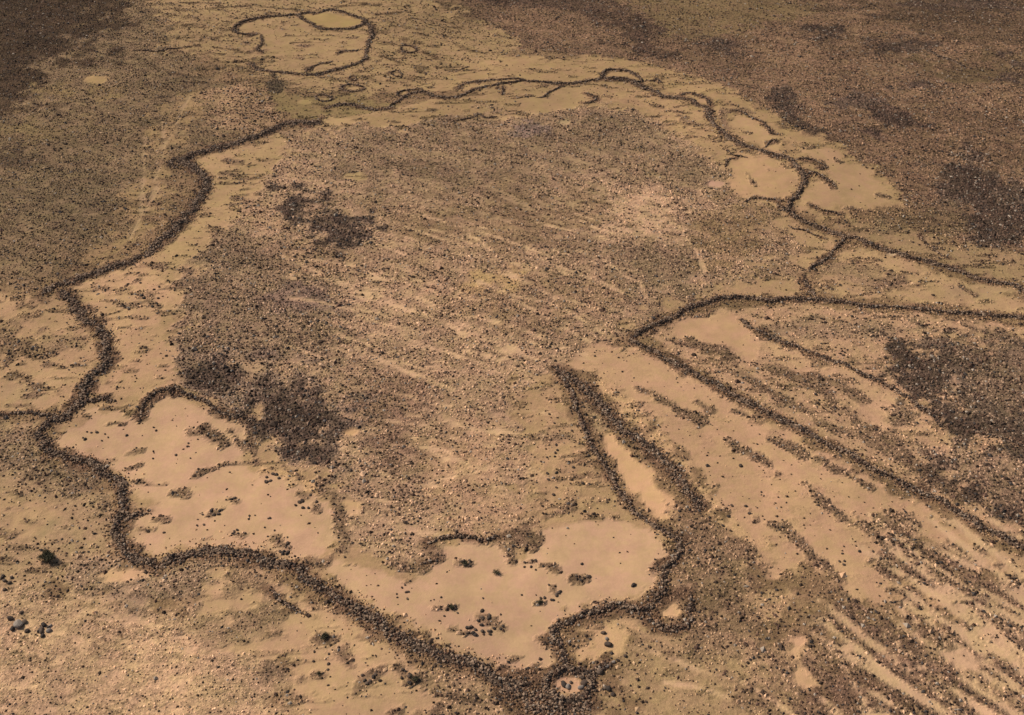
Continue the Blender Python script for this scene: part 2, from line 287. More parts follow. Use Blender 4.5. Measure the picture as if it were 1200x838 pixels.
# strips and patches of loose stones: (points, half width m, D, T)
STRIPS = [
 ([(652,436),(670,444),(688,457),(705,476),(720,492),(738,510),(757,525),(777,540),(792,556),(806,572),(818,590)],1.45,.97,.92),
 ([(850,420),(865,432),(880,445),(895,455),(915,467),(935,478),(950,487),(965,497),(985,505),(1008,512),(1025,520),(1042,532),(1062,545),(1080,555),(1100,562)],1.1,.92,.6),
 ([(808,400),(830,408),(848,412),(862,428),(885,448)],1.3,.75,.5),
 ([(905,430),(940,445),(965,458),(985,475),(1005,492),(1030,510),(1050,520)],1.7,.75,.5),
 ([(1020,512),(1045,530),(1075,548),(1100,566),(1130,585)],2.2,.8,.55),
 ([(955,440),(985,452),(1010,470)],1.2,.6,.5),
 ([(745,455),(770,465),(795,480),(822,495)],1.0,.7,.4),
 ([(815,470),(832,480)],.7,.85,.6), ([(852,514),(862,525)],.6,.95,.7), ([(872,528),(888,536),(905,549),(914,558)],.7,.95,.6),
 ([(860,482),(890,493)],.5,.8,.6),
 ([(900,514),(918,520),(940,531)],1.0,.95,.6), ([(960,538),(975,548),(998,560),(1020,573)],.9,.95,.6),
 ([(940,565),(952,576),(965,590),(980,602),(998,612)],.8,.95,.6), ([(1000,602),(1015,615),(1035,632)],.7,.85,.55),
 ([(1028,611),(1048,618),(1068,632),(1080,645)],1.3,.9,.55), ([(998,612),(1030,634),(1052,655),(1075,672)],.5,.8,.5),
 ([(878,598),(886,610)],.6,.9,.6), ([(903,615),(920,620),(938,634),(950,650),(968,664),(983,681)],.75,.95,.6),
 ([(975,690),(988,698),(1000,710),(1018,722)],.9,.95,.65), ([(1045,665),(1060,675),(1078,683)],.8,.9,.55),
 ([(1040,690),(1060,693)],.9,.9,.6), ([(1050,706),(1072,712)],.6,.95,.7), ([(1080,703),(1092,712),(1106,720)],.6,.95,.6),
 ([(1070,722),(1082,724)],.5,.9,.6), ([(1112,735),(1126,742)],.8,.9,.6), ([(1065,728),(1090,745),(1120,762),(1150,782)],1.5,.9,.6),
 ([(1140,700),(1170,730),(1200,745),(1240,770)],2.2,.92,.6), ([(1060,640),(1090,665),(1120,690),(1150,712)],1.6,.93,.65),
 ([(1080,765),(1105,785),(1130,810),(1150,840)],1.8,.93,.65), ([(945,725),(965,740),(975,755)],1.4,.92,.6), ([(1030,735),(1055,755),(1085,785)],1.4,.92,.6),
 ([(230,556),(246,550),(266,544),(298,542)],.55,.95,.65), ([(268,505),(280,518),(285,528)],.0,.9,.5),
 ([(235,503),(250,506),(262,520)],1.1,.95,.55), ([(218,503),(226,506)],.6,.9,.5), ([(296,503),(296,525),(300,543)],1.2,.95,.8),
 ([(330,546),(345,556),(352,562)],.6,.95,.9), ([(350,578),(360,584)],.6,.95,.7), ([(366,588),(372,596)],.35,.9,.7),
 ([(388,580),(398,605),(402,635),(388,650),(376,664)],1.0,.8,.5), ([(393,643),(383,652),(365,664),(348,668)],.7,.85,.5),
 ([(380,580),(375,560)],.5,.7,.6),
 ([(135,563),(160,564),(175,568),(192,568)],.4,.85,.6), ([(178,608),(196,611)],.35,.8,.5), ([(150,531),(168,527)],.3,.8,.5), ([(148,549),(165,545)],.3,.8,.5), ([(126,496),(145,497)],.25,.8,.5),
 ([(200,578),(222,579)],.2,.8,.5), ([(243,604),(252,600),(260,596)],.35,.9,.8), ([(268,585),(278,588)],.4,.8,.6), ([(266,624),(282,628)],.5,.8,.5), ([(165,620),(180,621)],.3,.7,.5),
 ([(325,632),(340,645)],.9,.6,.5), ([(540,660),(552,661)],.5,.98,.6), ([(576,670),(588,673)],.35,.9,.4), ([(508,713),(532,711)],.4,.85,.5), ([(534,738),(565,746)],.9,.6,.6), ([(560,722),(588,735)],.7,.5,.7),
 ([(418,806),(430,795),(446,787)],.6,.9,.55), ([(404,760),(412,780)],.5,.6,.5), ([(466,780),(474,790)],.5,.85,.5), ([(480,800),(492,792)],.8,.8,.5), ([(365,813),(378,816)],.4,.8,.6), ([(368,790),(378,792)],.45,.8,.5), ([(374,746),(390,748)],.5,.95,.6),
 ([(455,836),(470,832)],.7,.8,.5), ([(312,820),(318,832)],.6,.7,.5), ([(500,800),(512,820),(510,850)],1.2,.8,.5), ([(520,815),(560,822)],.8,.8,.55),
 ([(612,658),(632,660),(652,668)],.7,.65,.5), ([(670,676),(688,678)],.9,.7,.5), ([(628,704),(638,707)],.5,.7,.5), ([(645,688),(652,702)],.6,.6,.5), ([(690,703),(706,708)],.2,.8,.6), ([(600,775),(614,768)],.3,.7,.5),
 ([(640,605),(660,598),(672,590)],1.4,.7,.4), ([(600,628),(625,640),(615,625)],1.4,.8,.55), ([(505,646),(512,655)],1.2,.8,.6), ([(452,660),(500,668)],1.0,.85,.6), ([(596,640),(600,658)],.8,.9,.55),
 ([(266,188),(284,190)],.8,.8,.6), ([(262,203),(285,206)],.8,.85,.6), ([(276,210),(298,209)],.5,.8,.6), ([(270,232),(284,234)],.6,.8,.5), ([(272,240),(292,237)],.5,.8,.5),
 ([(190,313),(225,318)],.5,.7,.8), ([(145,335),(162,329)],.35,.85,.6), ([(128,352),(142,355)],.3,.9,.7), ([(142,358),(158,357),(172,353),(186,360)],.5,.85,.7), ([(118,370),(130,367),(140,364)],.25,.8,.6), ([(165,407),(176,410)],.5,.8,.5), ([(188,338),(210,337),(204,330)],.5,.85,.9), ([(136,383),(150,383)],.15,.7,.5),
 ([(180,312),(190,316)],.4,.9,.8), ([(168,233),(175,226),(185,225)],.7,.85,.5), ([(24,357),(38,360)],.9,.8,.5), ([(72,400),(100,395)],.7,.8,.6), ([(48,385),(54,383)],.4,.7,.5),
 ([(30,465),(48,461),(68,460)],.4,.85,.6), ([(35,451),(50,451)],.3,.8,.6), ([(52,427),(66,427)],.3,.8,.5), ([(88,428),(106,430)],.4,.8,.5), ([(9,475),(33,475)],.2,.8,.6),
 ([(20,582),(32,582)],.4,.85,.6), ([(30,567),(55,563)],.4,.85,.6), ([(68,592),(85,586),(100,585)],.6,.85,.6), ([(8,596),(32,596)],.3,.8,.6), ([(0,620),(12,628)],.7,.8,.7), ([(38,578),(46,577)],.3,.9,.6),
 ([(990,244),(1010,246)],.6,.8,.7), ([(1048,233),(1060,234)],.6,.8,.5), ([(1030,228),(1040,231)],.7,.85,.6), ([(1008,282),(1030,287)],.5,.6,.6), ([(1125,335),(1140,345)],.8,.6,.5), ([(1158,330),(1170,333)],.4,.6,.5),
 ([(875,203),(880,212),(885,218)],.6,.85,.5), ([(890,198),(900,199)],.3,.9,.6), ([(795,135),(805,138)],.4,.9,.6), ([(800,140),(820,146)],.5,.9,.6), ([(785,130),(800,132)],.4,.9,.6), ([(760,123),(775,126)],.4,.8,.5), ([(872,154),(880,156)],.5,.9,.6), ([(941,172),(955,172)],.4,.9,.6), ([(978,186),(988,190)],.5,.95,.7), ([(994,187),(1002,188)],.4,.9,.6),
 ([(895,288),(905,283),(925,286)],.7,.8,.5), ([(850,150),(848,130),(868,128),(880,132)],1.2,.35,.2),
]
for x, y in [(303,47),(318,39),(331,33),(345,29),(384,46),(355,53),(341,58),(323,72),(338,41),(300,68),(402,50),(366,63),(310,58),(291,60),(413,44),(286,50),(350,68),(395,36)]:
    STRIPS.append(([(x - 3, y), (x + 4, y + .6)], .5, .85, .9))
for p in STRIPS: band(p[0], max(p[1] * .8, .2), p[2], (150,120,92), p[3], soft=.9, rag=.55 + p[1] * .35)
# small stony streaks seen on edge north of the enclosure
for (x0, y0, x1, y1) in [(205,13,300,6),(240,23,270,26),(300,8,350,11),(380,8,440,5),(440,17,470,14),(215,30,260,33),(235,45,262,43),(170,45,195,52),(205,57,232,53),(232,60,262,64),(200,85,222,88),(232,83,262,79),(205,95,240,97),(265,97,300,94),(450,30,475,31),(480,38,500,41),(500,29,540,33),(520,48,565,62),(540,58,570,62),(495,60,520,72),(445,65,470,74),(445,48,470,54),(250,55,290,60),(400,2,470,8),(210,3,260,4),(480,22,530,26),(470,45,500,52),(340,50,365,49),(318,67,335,65),(355,44,380,47),(455,95,475,97),(250,73,290,72)]:
    band([(x0, y0), (x1, y1)], .35, .92, (112,88,62), .85, soft=.8, rag=.6, k=.9)
# pale animal tracks crossing the stones
TRACKS = [
 ([(400,340),(430,342),(460,356),(500,370),(530,385),(560,400),(600,415)],.7),
 ([(480,345),(520,366),(560,372),(610,385),(650,402),(690,418)],.6), ([(500,255),(540,268),(570,290),(600,320),(640,345),(680,365),(720,385)],.5),
 ([(560,330),(600,345),(630,352),(660,362),(705,390)],.6), ([(420,325),(470,330),(520,345),(560,352)],.35), ([(610,222),(630,235),(648,245)],.35),
 ([(760,255),(790,262),(805,280),(818,300),(825,318)],.45), ([(700,300),(735,325),(750,332),(755,350)],.5), ([(480,205),(510,225),(560,250),(610,285),(660,320)],.4),
 ([(600,350),(640,372),(690,400)],.4), ([(440,270),(500,290),(550,300),(590,305)],.3), ([(620,160),(700,190),(760,205),(800,225)],.3), ([(540,160),(600,190),(660,230),(690,280)],.3),
 ([(330,300),(400,330),(450,340)],.35), ([(440,600),(470,620),(510,626),(540,628)],.45), ([(400,520),(470,565),(560,568),(600,575)],.3), ([(500,566),(600,545),(640,560)],.25),
 ([(222,112),(210,135),(205,155),(185,180),(180,230),(150,280)],.8), ([(170,160),(168,200),(165,250)],.5), ([(190,140),(192,170),(186,200)],.4),
 ([(115,715),(130,722),(180,732),(215,745)],.5), ([(640,700),(600,690)],.01),
 ([(1000,40),(1022,43)],.5), ([(1075,53),(1100,62),(1128,75)],.0), ([(1048,84),(1056,86)],.5),
 ([(760,762),(820,785),(870,800),(930,838)],.3), ([(780,800),(840,812),(890,838)],.3), ([(950,740),(980,770),(1000,800),(1020,838)],.3),
 ([(1060,630),(1120,655),(1200,700)],.35), ([(1100,620),(1150,650),(1200,680)],.35),
]
rt = np.random.default_rng(5)
for _ in range(120):
    x0, y0 = rt.uniform(330, 760), rt.uniform(165, 420)
    if y0 > 250 + .9 * (760 - x0) * .6 and x0 > 640: continue
    ln = rt.uniform(30, 110) * (.6 + y0 / 500); sl_ = rt.uniform(.18, .46); bend = rt.uniform(-.12, .12)
    TRACKS.append(([(x0 + ln * t, y0 + ln * t * (sl_ + bend * t) + rt.uniform(-1.5, 1.5)) for t in (0, .25, .5, .75, 1)], rt.uniform(.18, .42)))
for _ in range(34):
    x0, y0 = rt.uniform(380, 600), rt.uniform(400, 640); ln = rt.uniform(25, 80); sl_ = rt.uniform(-.05, .3)
    TRACKS.append(([(x0 + ln * t, y0 + ln * t * sl_ + rt.uniform(-2, 2)) for t in (0, .33, .66, 1)], rt.uniform(.15, .3)))
for _ in range(58):                      # runoff channels of the south-east slope
    x0, y0 = rt.uniform(960, 1200), rt.uniform(600, 838); ln = rt.uniform(70, 240); sl_ = rt.uniform(.55, .85)
    TRACKS.append(([(x0 + ln * t, y0 + ln * t * sl_ + rt.uniform(-2, 2)) for t in (0, .33, .66, 1)], rt.uniform(.3, .95)))
for _ in range(60):                      # dark rubble streaks between them
    x0, y0 = rt.uniform(930, 1190), rt.uniform(600, 830)
    if y0 < 640 + (1010 - x0) * 1.1: continue; ln = rt.uniform(50, 170); sl_ = rt.uniform(.55, .85)
    band([(x0 + ln * t, y0 + ln * t * sl_ + rt.uniform(-2, 2)) for t in (0, .33, .66, 1)], rt.uniform(.3, .9), .94, (140,110,86), .8, soft=.9, rag=.7)

for p, w in TRACKS: band(p, w * .78, .05, (212,173,133) if p[0][1] > 240 else (174,143,108), soft=.9, rag=.2, k=.9)

# ------------------------------------------------------------------ walls (digitised along their crests)
# (name, label, category, points, crest half-width m, height m, spread m, closed)
WALLS = [
 ('stone_wall','long winding dry stone wall on the north-west edge, passing the sharp hook','wall',
  [(376,141),(368,144),(345,143),(333,146),(315,153),(300,160),(276,168),(253,174),(238,178),(222,183),(214,187),(222,195),(234,204),(241,212),(240,225),(228,240),(214,257),(200,271),(185,286),(170,298),(155,306),(135,312),(118,319),(103,323),(88,330)],1.2,.75,1.9,False,'walls of the large kite enclosure'),
 ('stone_wall','short stub of tumbled wall at the hook, sticking out left of the north-west wall','wall',
  [(214,187),(206,186),(200,190),(206,197)],.7,.5,1.5,False,None),
 ('stone_wall','wide heaped wall corner at the far left where the wall turns down','wall',
  [(88,330),(70,333),(56,338),(48,345)],1.0,.5,1.8,False,None),
 ('stone_wall','ruined wall on the west side between the left corner and the south-west pan','wall',
  [(74,340),(82,350),(92,362),(103,375),(113,384),(121,395),(125,408),(127,420),(120,431),(112,437),(104,447),(98,457),(92,470),(84,480)],1.15,.7,1.9,False,'walls of the large kite enclosure'),
 ('stone_wall','low broken wall running left out of the frame above the rubble belt','wall',
  [(-40,484),(0,486),(20,485),(38,484),(60,487),(80,484)],.45,.4,.8,False,None),
 ('stone_wall','short spur wall above the upper left tip of the south-west sand pan','wall',
  [(92,472),(105,469),(120,467),(134,471)],.6,.45,.9,False,None),
 ('stone_wall','thick tumbled wall bounding the south-west sand pan on its left','wall',
  [(84,480),(75,490),(56,494),(51,503),(51,514),(58,527),(72,534),(88,539),(110,544),(124,555),(138,564),(142,580),(146,592),(142,612),(139,626),(143,638),(150,648),(163,656),(176,663),(186,664)],1.0,.7,1.6,False,'walls of the large kite enclosure'),
 ('stone_wall','small curved spur wall poking into the left end of the south-west sand pan','wall',
  [(144,612),(150,607),(160,602),(168,600),(176,598)],.5,.4,.7,False,None),
 ('stone_wall','curved inner wall arching over the south-west pan in front of the black stones','wall',
  [(167,488),(166,480),(168,472),(180,463),(198,456),(211,460),(225,466),(241,470),(250,478),(263,485),(283,489),(298,492)],.5,.5,.9,False,None),
 ('stone_wall','long southern enclosure wall of heaped dark stones running down to the round cell','wall',
  [(186,664),(196,657),(212,653),(230,648),(250,646),(270,647),(300,652),(325,660),(345,667),(362,678),(380,688),(398,700),(413,712),(433,725),(450,736),(470,748),(485,756),(500,763),(520,771),(540,777),(560,783),(578,791),(600,797),(625,800)],1.0,.8,2.6,False,'walls of the large kite enclosure'),
 ('stone_wall','curving enclosure wall rising from the round cell along the right of the southern sand pan','wall',
  [(662,784),(660,773),(656,762),(649,752),(646,742),(656,733),(668,728),(683,723),(696,718),(708,714),(725,711),(750,712),(768,704),(780,693),(777,680),(776,668),(785,658),(797,645),(798,632)],.8,.65,1.3,False,'walls of the large kite enclosure'),
 ('stone_wall','curved wall around the small bare hollow east of the southern pan','wall',
  [(758,718),(764,728),(778,736),(796,737),(808,728),(811,712),(806,698)],.6,.4,1.2,False,None),
 ('stone_wall','narrow dark wall descending along the left side of the orange sand lens','wall',
  [(651,431),(657,439),(663,449),(670,463),(678,480),(684,496),(689,512),(697,527),(705,543),(714,557),(724,574),(734,587),(746,600),(760,610),(775,619),(790,630),(798,636)],.55,.65,.9,False,None),
 ('stone_wall','broad dark stony bank closing the right side of the orange sand lens','wall',
  [(654,434),(670,443),(688,457),(705,475),(720,491),(738,509),(757,524),(775,539),(790,554),(803,570),(812,584),(818,598)],1.0,.5,1.5,False,None),
 ('stone_wall','upper long guiding wall running right from the arrow tip to the frame edge','wall',
  [(740,396),(752,388),(770,380),(788,370),(805,363),(820,357),(838,352),(856,349),(876,350),(900,352),(925,350),(950,350),(975,353),(1000,356),(1025,359),(1055,360),(1085,362),(1113,366),(1140,368),(1170,370),(1200,373),(1260,378)],.7,.75,1.3,False,'long guiding walls east of the enclosure'),
 ('stone_wall','lower long guiding wall slanting from the arrow tip down to the right frame edge','wall',
  [(738,397),(750,404),(765,411),(780,420),(800,430),(815,438),(830,446),(845,455),(860,463),(875,470),(888,477),(900,484),(920,493),(940,503),(960,515),(975,523),(993,530),(1010,540),(1025,550),(1043,560),(1060,568),(1075,575),(1090,583),(1105,590),(1120,600),(1135,609),(1150,618),(1165,625),(1178,631),(1200,641),(1250,664)],.75,.75,1.35,False,'long guiding walls east of the enclosure'),
 ('stone_wall','slim middle wall between the two long guiding walls, ending in the black boulder field','wall',
  [(866,374),(875,382),(888,388),(900,392),(915,400),(935,408),(955,416),(968,421),(983,426),(1000,432),(1018,441),(1033,450),(1050,458),(1063,465),(1075,475),(1090,484),(1100,494),(1104,504)],.55,.55,.9,False,None),
 ('stone_wall','thin line of wall at the right edge among the dark stones','wall',
  [(1140,505),(1160,510),(1180,515),(1205,523),(1240,532)],.45,.5,.7,False,None),
 ('stone_wall','north enclosure wall undulating from the small loop to the long oval cell','wall',
  [(456,126),(464,120),(472,115),(480,110),(498,108),(508,113),(526,115),(541,112),(551,107),(566,102),(583,99),(600,97),(615,95),(630,96),(650,98),(670,98),(690,95),(708,92)],.6,.65,.7,False,'walls of the large kite enclosure'),
 ('stone_wall','faint second wall hugging the outside of the north enclosure wall','wall',
  [(535,104),(541,100),(551,97),(573,94),(590,93),(606,92),(618,95)],.45,.4,.5,False,None),
 ('stone_wall','north-east enclosure wall bending down from the oval cell past the triangular rubble','wall',
  [(708,92),(725,93),(740,96),(755,103),(768,109),(780,114),(795,114),(808,117),(818,123),(829,127),(833,139),(841,150),(851,158),(866,167),(881,173),(900,180),(915,183),(930,190),(938,200),(942,211),(936,225),(926,236),(922,245)],.75,.8,1.0,False,'walls of the large kite enclosure'),
 ('stone_wall','long dark straight wall running from the bend by the right-hand pan to the right edge','wall',
  [(912,240),(922,247),(932,255),(948,263),(965,269),(985,275),(1005,281),(1025,288),(1040,294),(1060,300),(1080,305),(1100,310),(1115,315),(1135,323),(1155,329),(1175,333),(1193,336),(1205,345),(1230,352)],.7,.8,1.0,False,'long guiding walls east of the enclosure'),
 ('stone_wall','short cross wall linking the long dark wall to the upper guiding wall','wall',
  [(990,278),(982,289),(968,303),(955,310),(947,318)],.6,.5,.8,False,None),
 ('stone_wall','loose rubble wall end between the cross wall and the upper guiding wall','wall',
  [(941,322),(943,333),(950,341),(958,348)],.7,.35,1.6,False,None),
 ('stone_wall','thin spur wall under the egg-shaped bare patch, left of the wall bend','wall',
  [(872,236),(880,233),(892,232),(904,234),(920,236)],.3,.45,.4,False,None),
 ('stone_wall','thin low wall just below the start of the long dark wall','wall',
  [(923,264),(932,268),(944,270),(958,277),(968,280)],.25,.35,.4,False,None),
 ('stone_wall','short broken wall lying on the smooth pan right of the wall bend','wall',
  [(948,240),(958,245),(968,248),(975,249),(986,251)],.25,.4,.4,False,None),
 ('stone_wall','curved thin outer wall above the leaf-shaped bare patch','wall',
  [(858,128),(868,131),(878,136),(890,142),(900,150),(904,156),(912,158)],.3,.4,.4,False,None),
 ('stone_wall','tiny hooked wall crossing between the leaf-shaped patch and the smooth pan','wall',
  [(895,173),(900,168),(906,164),(911,166)],.3,.35,.4,False,None),
 ('stone_wall','upper arm of the triangular rubble beside the wall bend','wall',
  [(928,187),(940,186),(955,189),(966,196),(960,198)],.5,.4,1.0,False,None),
 ('stone_wall','lower arm of the triangular rubble beside the wall bend','wall',
  [(943,206),(953,202),(965,208),(976,218)],.5,.35,1.2,False,None),
 ('stone_wall','crooked thin wall on the inner side of the bend, above the egg-shaped patch','wall',
  [(851,176),(857,182),(866,183),(876,185)],.3,.4,.4,False,None),
 ('stone_wall','small C-shaped wall at the left end of the egg-shaped patch','wall',
  [(860,185),(853,188),(851,196)],.3,.4,.4,False,None),
 ('stone_wall','long wall of the northern enclosure curving along its upper left','wall',
  [(350,17),(336,18),(325,19),(310,20),(297,22),(285,26),(275,32),(274,37),(286,40),(300,41)],.6,.55,.6,False,'walls of the small northern enclosure'),
 ('stone_ring','ring of wall around the bare yellow oval at the top of the northern enclosure','stone ring',
  [(349,18),(360,15),(373,15),(386,11),(400,14),(415,19),(428,24),(420,31),(405,34),(388,34),(374,33),(362,26)],.6,.6,.5,True,None),
 ('stone_wall','ragged wall down the right side of the northern enclosure','wall',
  [(428,26),(436,33),(436,44),(430,52),(430,62),(426,70),(412,76),(395,81),(375,86),(358,88),(333,85),(310,83),(300,80),(294,74)],.7,.5,1.0,False,'walls of the small northern enclosure'),
 ('stone_wall','inner wall fragment inside the right end of the northern enclosure','wall',
  [(395,63),(402,60),(413,60),(425,58)],.4,.35,.6,False,None),
 ('stone_wall','inner curved wall fragment along the bottom of the northern enclosure','wall',
  [(358,84),(366,78),(375,75),(390,72)],.4,.35,.5,False,None),
 ('stone_wall','short ragged wall across the left part of the northern enclosure','wall',
  [(305,41),(307,50),(302,57),(308,62)],.5,.3,.8,False,None),
 ('stone_wall','thin straight wall fragment standing alone left of the northern enclosure','wall',
  [(155,59),(168,59),(182,60),(196,58),(212,56)],.4,.4,.5,False,None),
 ('stone_ring','flat stone ring right of the northern enclosure','stone ring',
  [(470,55),(475,53),(485,55),(490,59),(482,62),(472,60)],.4,.4,.3,True,'small rings near the northern enclosure'),
 ('stone_ring','thin oval stone ring between the northern and the large enclosure','stone ring',
  [(400,102),(410,99),(422,101),(427,104),(415,107),(404,106)],.3,.35,.25,True,'small rings near the northern enclosure'),
 ('stone_ring','lozenge shaped stone ring beside the pale patch above the hook of the wall','stone ring',
  [(370,114),(377,111),(390,115),(384,119),(376,118)],.4,.45,.25,True,'small rings near the northern enclosure'),
 ('stone_ring','tiny faint square stone ring below the northern enclosure','stone ring',
  [(410,90),(416,90),(417,94),(411,94)],.25,.25,.15,True,'small rings near the northern enclosure'),
 ('stone_ring','faint stone ring with a ragged edge below the flat ring','stone ring',
  [(458,86),(465,83),(473,87),(467,90)],.3,.3,.3,True,'small rings near the northern enclosure'),
 ('stone_wall','faint low wall trailing right from the lozenge shaped ring','wall',
  [(384,126),(402,122),(412,123),(424,126),(440,129),(458,127)],.8,.5,1.6,False,None),
 ('stone_wall','small slanting wall on the sandy wash above the north wall','wall',
  [(534,84),(541,81),(548,78)],.35,.4,.3,False,None),
 ('stone_wall','loop of wall closing the small bay at the left end of the north wall','wall',
  [(498,108),(492,105),(480,105),(470,107),(466,111),(474,114)],.4,.45,.4,False,None),
 ('stone_wall','short dark wall with a bump below the north wall, on the olive ground','wall',
  [(529,142),(538,141),(546,139),(555,137),(561,133),(568,138),(582,137)],.4,.45,.5,False,None),
 ('stone_wall','stub of wall dropping from the north wall into the enclosure','wall',
  [(589,101),(589,106),(588,111)],.35,.4,.4,False,None),
 ('stone_wall','bent spur wall reaching from the north wall into the pale inner pan','wall',
  [(657,101),(650,105),(643,108),(637,113),(632,114)],.35,.4,.35,False,None),
 ('stone_wall','small V-shaped wall at the right end of the pale inner pan','wall',
  [(684,109),(692,111),(699,116),(692,120),(684,121)],.3,.35,.4,False,None),
 ('stone_wall','faint straight piece of wall at the left end of the pale inner pan','wall',
  [(604,115),(612,114),(624,112)],.25,.25,.3,False,None),
 ('stone_ring','long oval cell of dark wall attached to the top of the enclosure wall','stone ring',
  [(708,91),(708,84),(716,82),(733,83),(744,88),(752,95),(742,95),(728,91)],.45,.7,.35,True,None),
 ('stone_wall','small hooked wall just outside the enclosure right of the oval cell','wall',
  [(757,94),(765,95),(770,92),(774,97)],.35,.4,.3,False,None),
 ('stone_wall','short wall roofing the pale slit cell before the bend of the north-east wall','wall',
  [(797,112),(806,109),(818,112),(829,117),(832,124)],.4,.5,.5,False,None),
 ('stone_wall','low wall along the edge of the eastern sand, above the pale patch at far right','wall',
  [(1076,276),(1085,285),(1096,293),(1108,302)],.3,.35,.6,False,None),
 ('stone_wall','lone low straight wall with a pale crest in the dark north-eastern desert','wall',
  [(1072,52),(1085,58),(1098,65),(1112,70),(1130,79)],.5,.8,.3,False,None),
 ('stone_wall','low wall along the top of the southern sand pan below the stony field','wall',
  [(500,638),(510,633),(522,629),(534,628),(550,631),(570,632),(586,629)],.45,.45,.7,False,None),
 ('stone_wall','thin finger of wall at the left of the southern pan pointing right','wall',
  [(492,662),(500,660),(512,656)],.3,.35,.3,False,None),
 ('stone_wall','narrow broken wall below the southern wall near the gravel slope','wall',
  [(314,690),(322,697),(332,706),(342,712),(352,718),(364,721)],.35,.35,.6,False,None),
 ('stone_ring','heaped round cell with a bare sandy floor at the bottom of the enclosure','stone ring',
  [(650,788),(665,785),(681,788),(689,797),(688,811),(674,820),(655,821),(643,812),(640,799)],.8,.9,.9,True,None),
 ('stone_wall','short thick arm of wall running up and right from the round cell','wall',
  [(688,796),(695,789),(702,782),(712,776)],.7,.6,.7,False,None),
 ('stone_wall','broad rubble apron of wall left of the round cell at the bottom edge','wall',
  [(590,803),(605,809),(620,812),(636,815)],1.6,.5,2.4,False,None),
 ('stone_wall','low rubble bank under the round cell at the bottom edge','wall',
  [(612,826),(640,832),(668,833),(696,828)],1.4,.35,2.0,False,None),
]
for wi, w in enumerate(WALLS):
    g = to_ground(w[3], w[7])
    if w[7]: g = np.vstack([g, g[:1]])
    near = w[3][0][1]
    layer(g, .80, (134,104,79), .5, 1.0, closed=False, width=w[4] * .9 + w[6] * .22, soft=1.3, rag=.9 + .3 * w[6], k=.95, ground=True)
ell(666,803,15,10,.0,(206,160,128),soft=.8,rag=.4)
ell(1045,297,5,2.2,.0,(196,164,130),soft=.6,rag=.3); ell(724,87,12,2,.0,(180,146,104),soft=.6,rag=.2)
ell(820,118,8,2.5,.0,(180,146,108),soft=.6,rag=.3); ell(838,216,8,4,.0,(192,152,124),soft=1,rag=.5)
ell(413,103,8,1.6,.0,(176,146,102),soft=.5,rag=.2); ell(378,116,5,1.5,.0,(176,146,102),soft=.5,rag=.2); ell(357,119,9,3,.0,(172,144,98),soft=1,rag=.5)
ell(387,23,25,6,.0,(174,144,96),soft=.8,rag=.3)

wz = fbm(X / 4.5 + .15 * Y, Y / 1.5, 131, 3)
wk = np.clip((wz - .60) / .08, 0, 1) * np.clip((Dm - .05) / .06, 0, 1) * np.clip((.45 - Dm) / .15, 0, 1)
Dm = Dm * (1 - wk) + .85 * wk; Cm = Cm * (1 - .25 * wk[..., None])
hole = np.clip((fbm(X / 3.2, Y / 2.0, 151, 3) - .62) / .08, 0, 1) * np.clip((Dm - .4) / .2, 0, 1) * (Tm < .8)
Dm = Dm * (1 - .5 * hole)
pt = np.clip((fbm(X / 7., Y / 4.5, 161, 4) - .47) / .10, 0, 1)        # black fields and rubble thin out in patches
bl = np.clip((Tm - .55) / .3, 0, 1) * (Dm > .5)
Tm = Tm * (1 - bl * .30 * (1 - pt)); Dm = Dm * (1 - bl * .15 * (1 - pt)); Cm = Cm * (1 + (bl * .12 * (1 - pt))[..., None])
for poly in ([(322,214),(338,221),(352,224),(362,236),(374,252),(396,264),(428,260),(438,268),(425,277),(398,286),(378,282),(352,264),(332,248),(320,234)],
             [(225,432),(262,428),(300,440),(290,452),(250,455)], [(298,462),(345,446),(372,474),(382,515),(378,545),(345,538),(315,526),(300,495)],
             [(1036,402),(1060,402),(1090,420),(1118,452),(1110,478),(1150,492),(1200,488),(1215,505),(1150,515),(1105,512),(1092,480),(1062,448),(1042,422)],
             [(1100,548),(1130,560),(1170,590),(1215,612),(1215,628),(1160,604),(1112,575)],
             [(1092,195),(1130,192),(1165,212),(1160,232),(1122,226),(1100,212)], [(1138,250),(1170,240),(1215,246),(1215,285),(1160,284),(1140,270)],
             [(945,30),(965,26),(988,34),(980,44),(955,44)], [(1020,136),(1050,130),(1075,142),(1060,152),(1030,150)], [(916,105),(930,125),(940,148),(926,142),(916,120)]):
    layer(poly, .98, (100,80,66), 1., 1.25, soft=5, rag=3, k=.82)
m2 = (fbm(X / 16., Y / 9., 171, 4) - .5) * 2 * np.clip((Dm - .3) / .2, 0, 1)
Tm = np.clip(Tm + m2 * .35, 0, 1); Cm = Cm * (1 - .30 * m2[..., None])
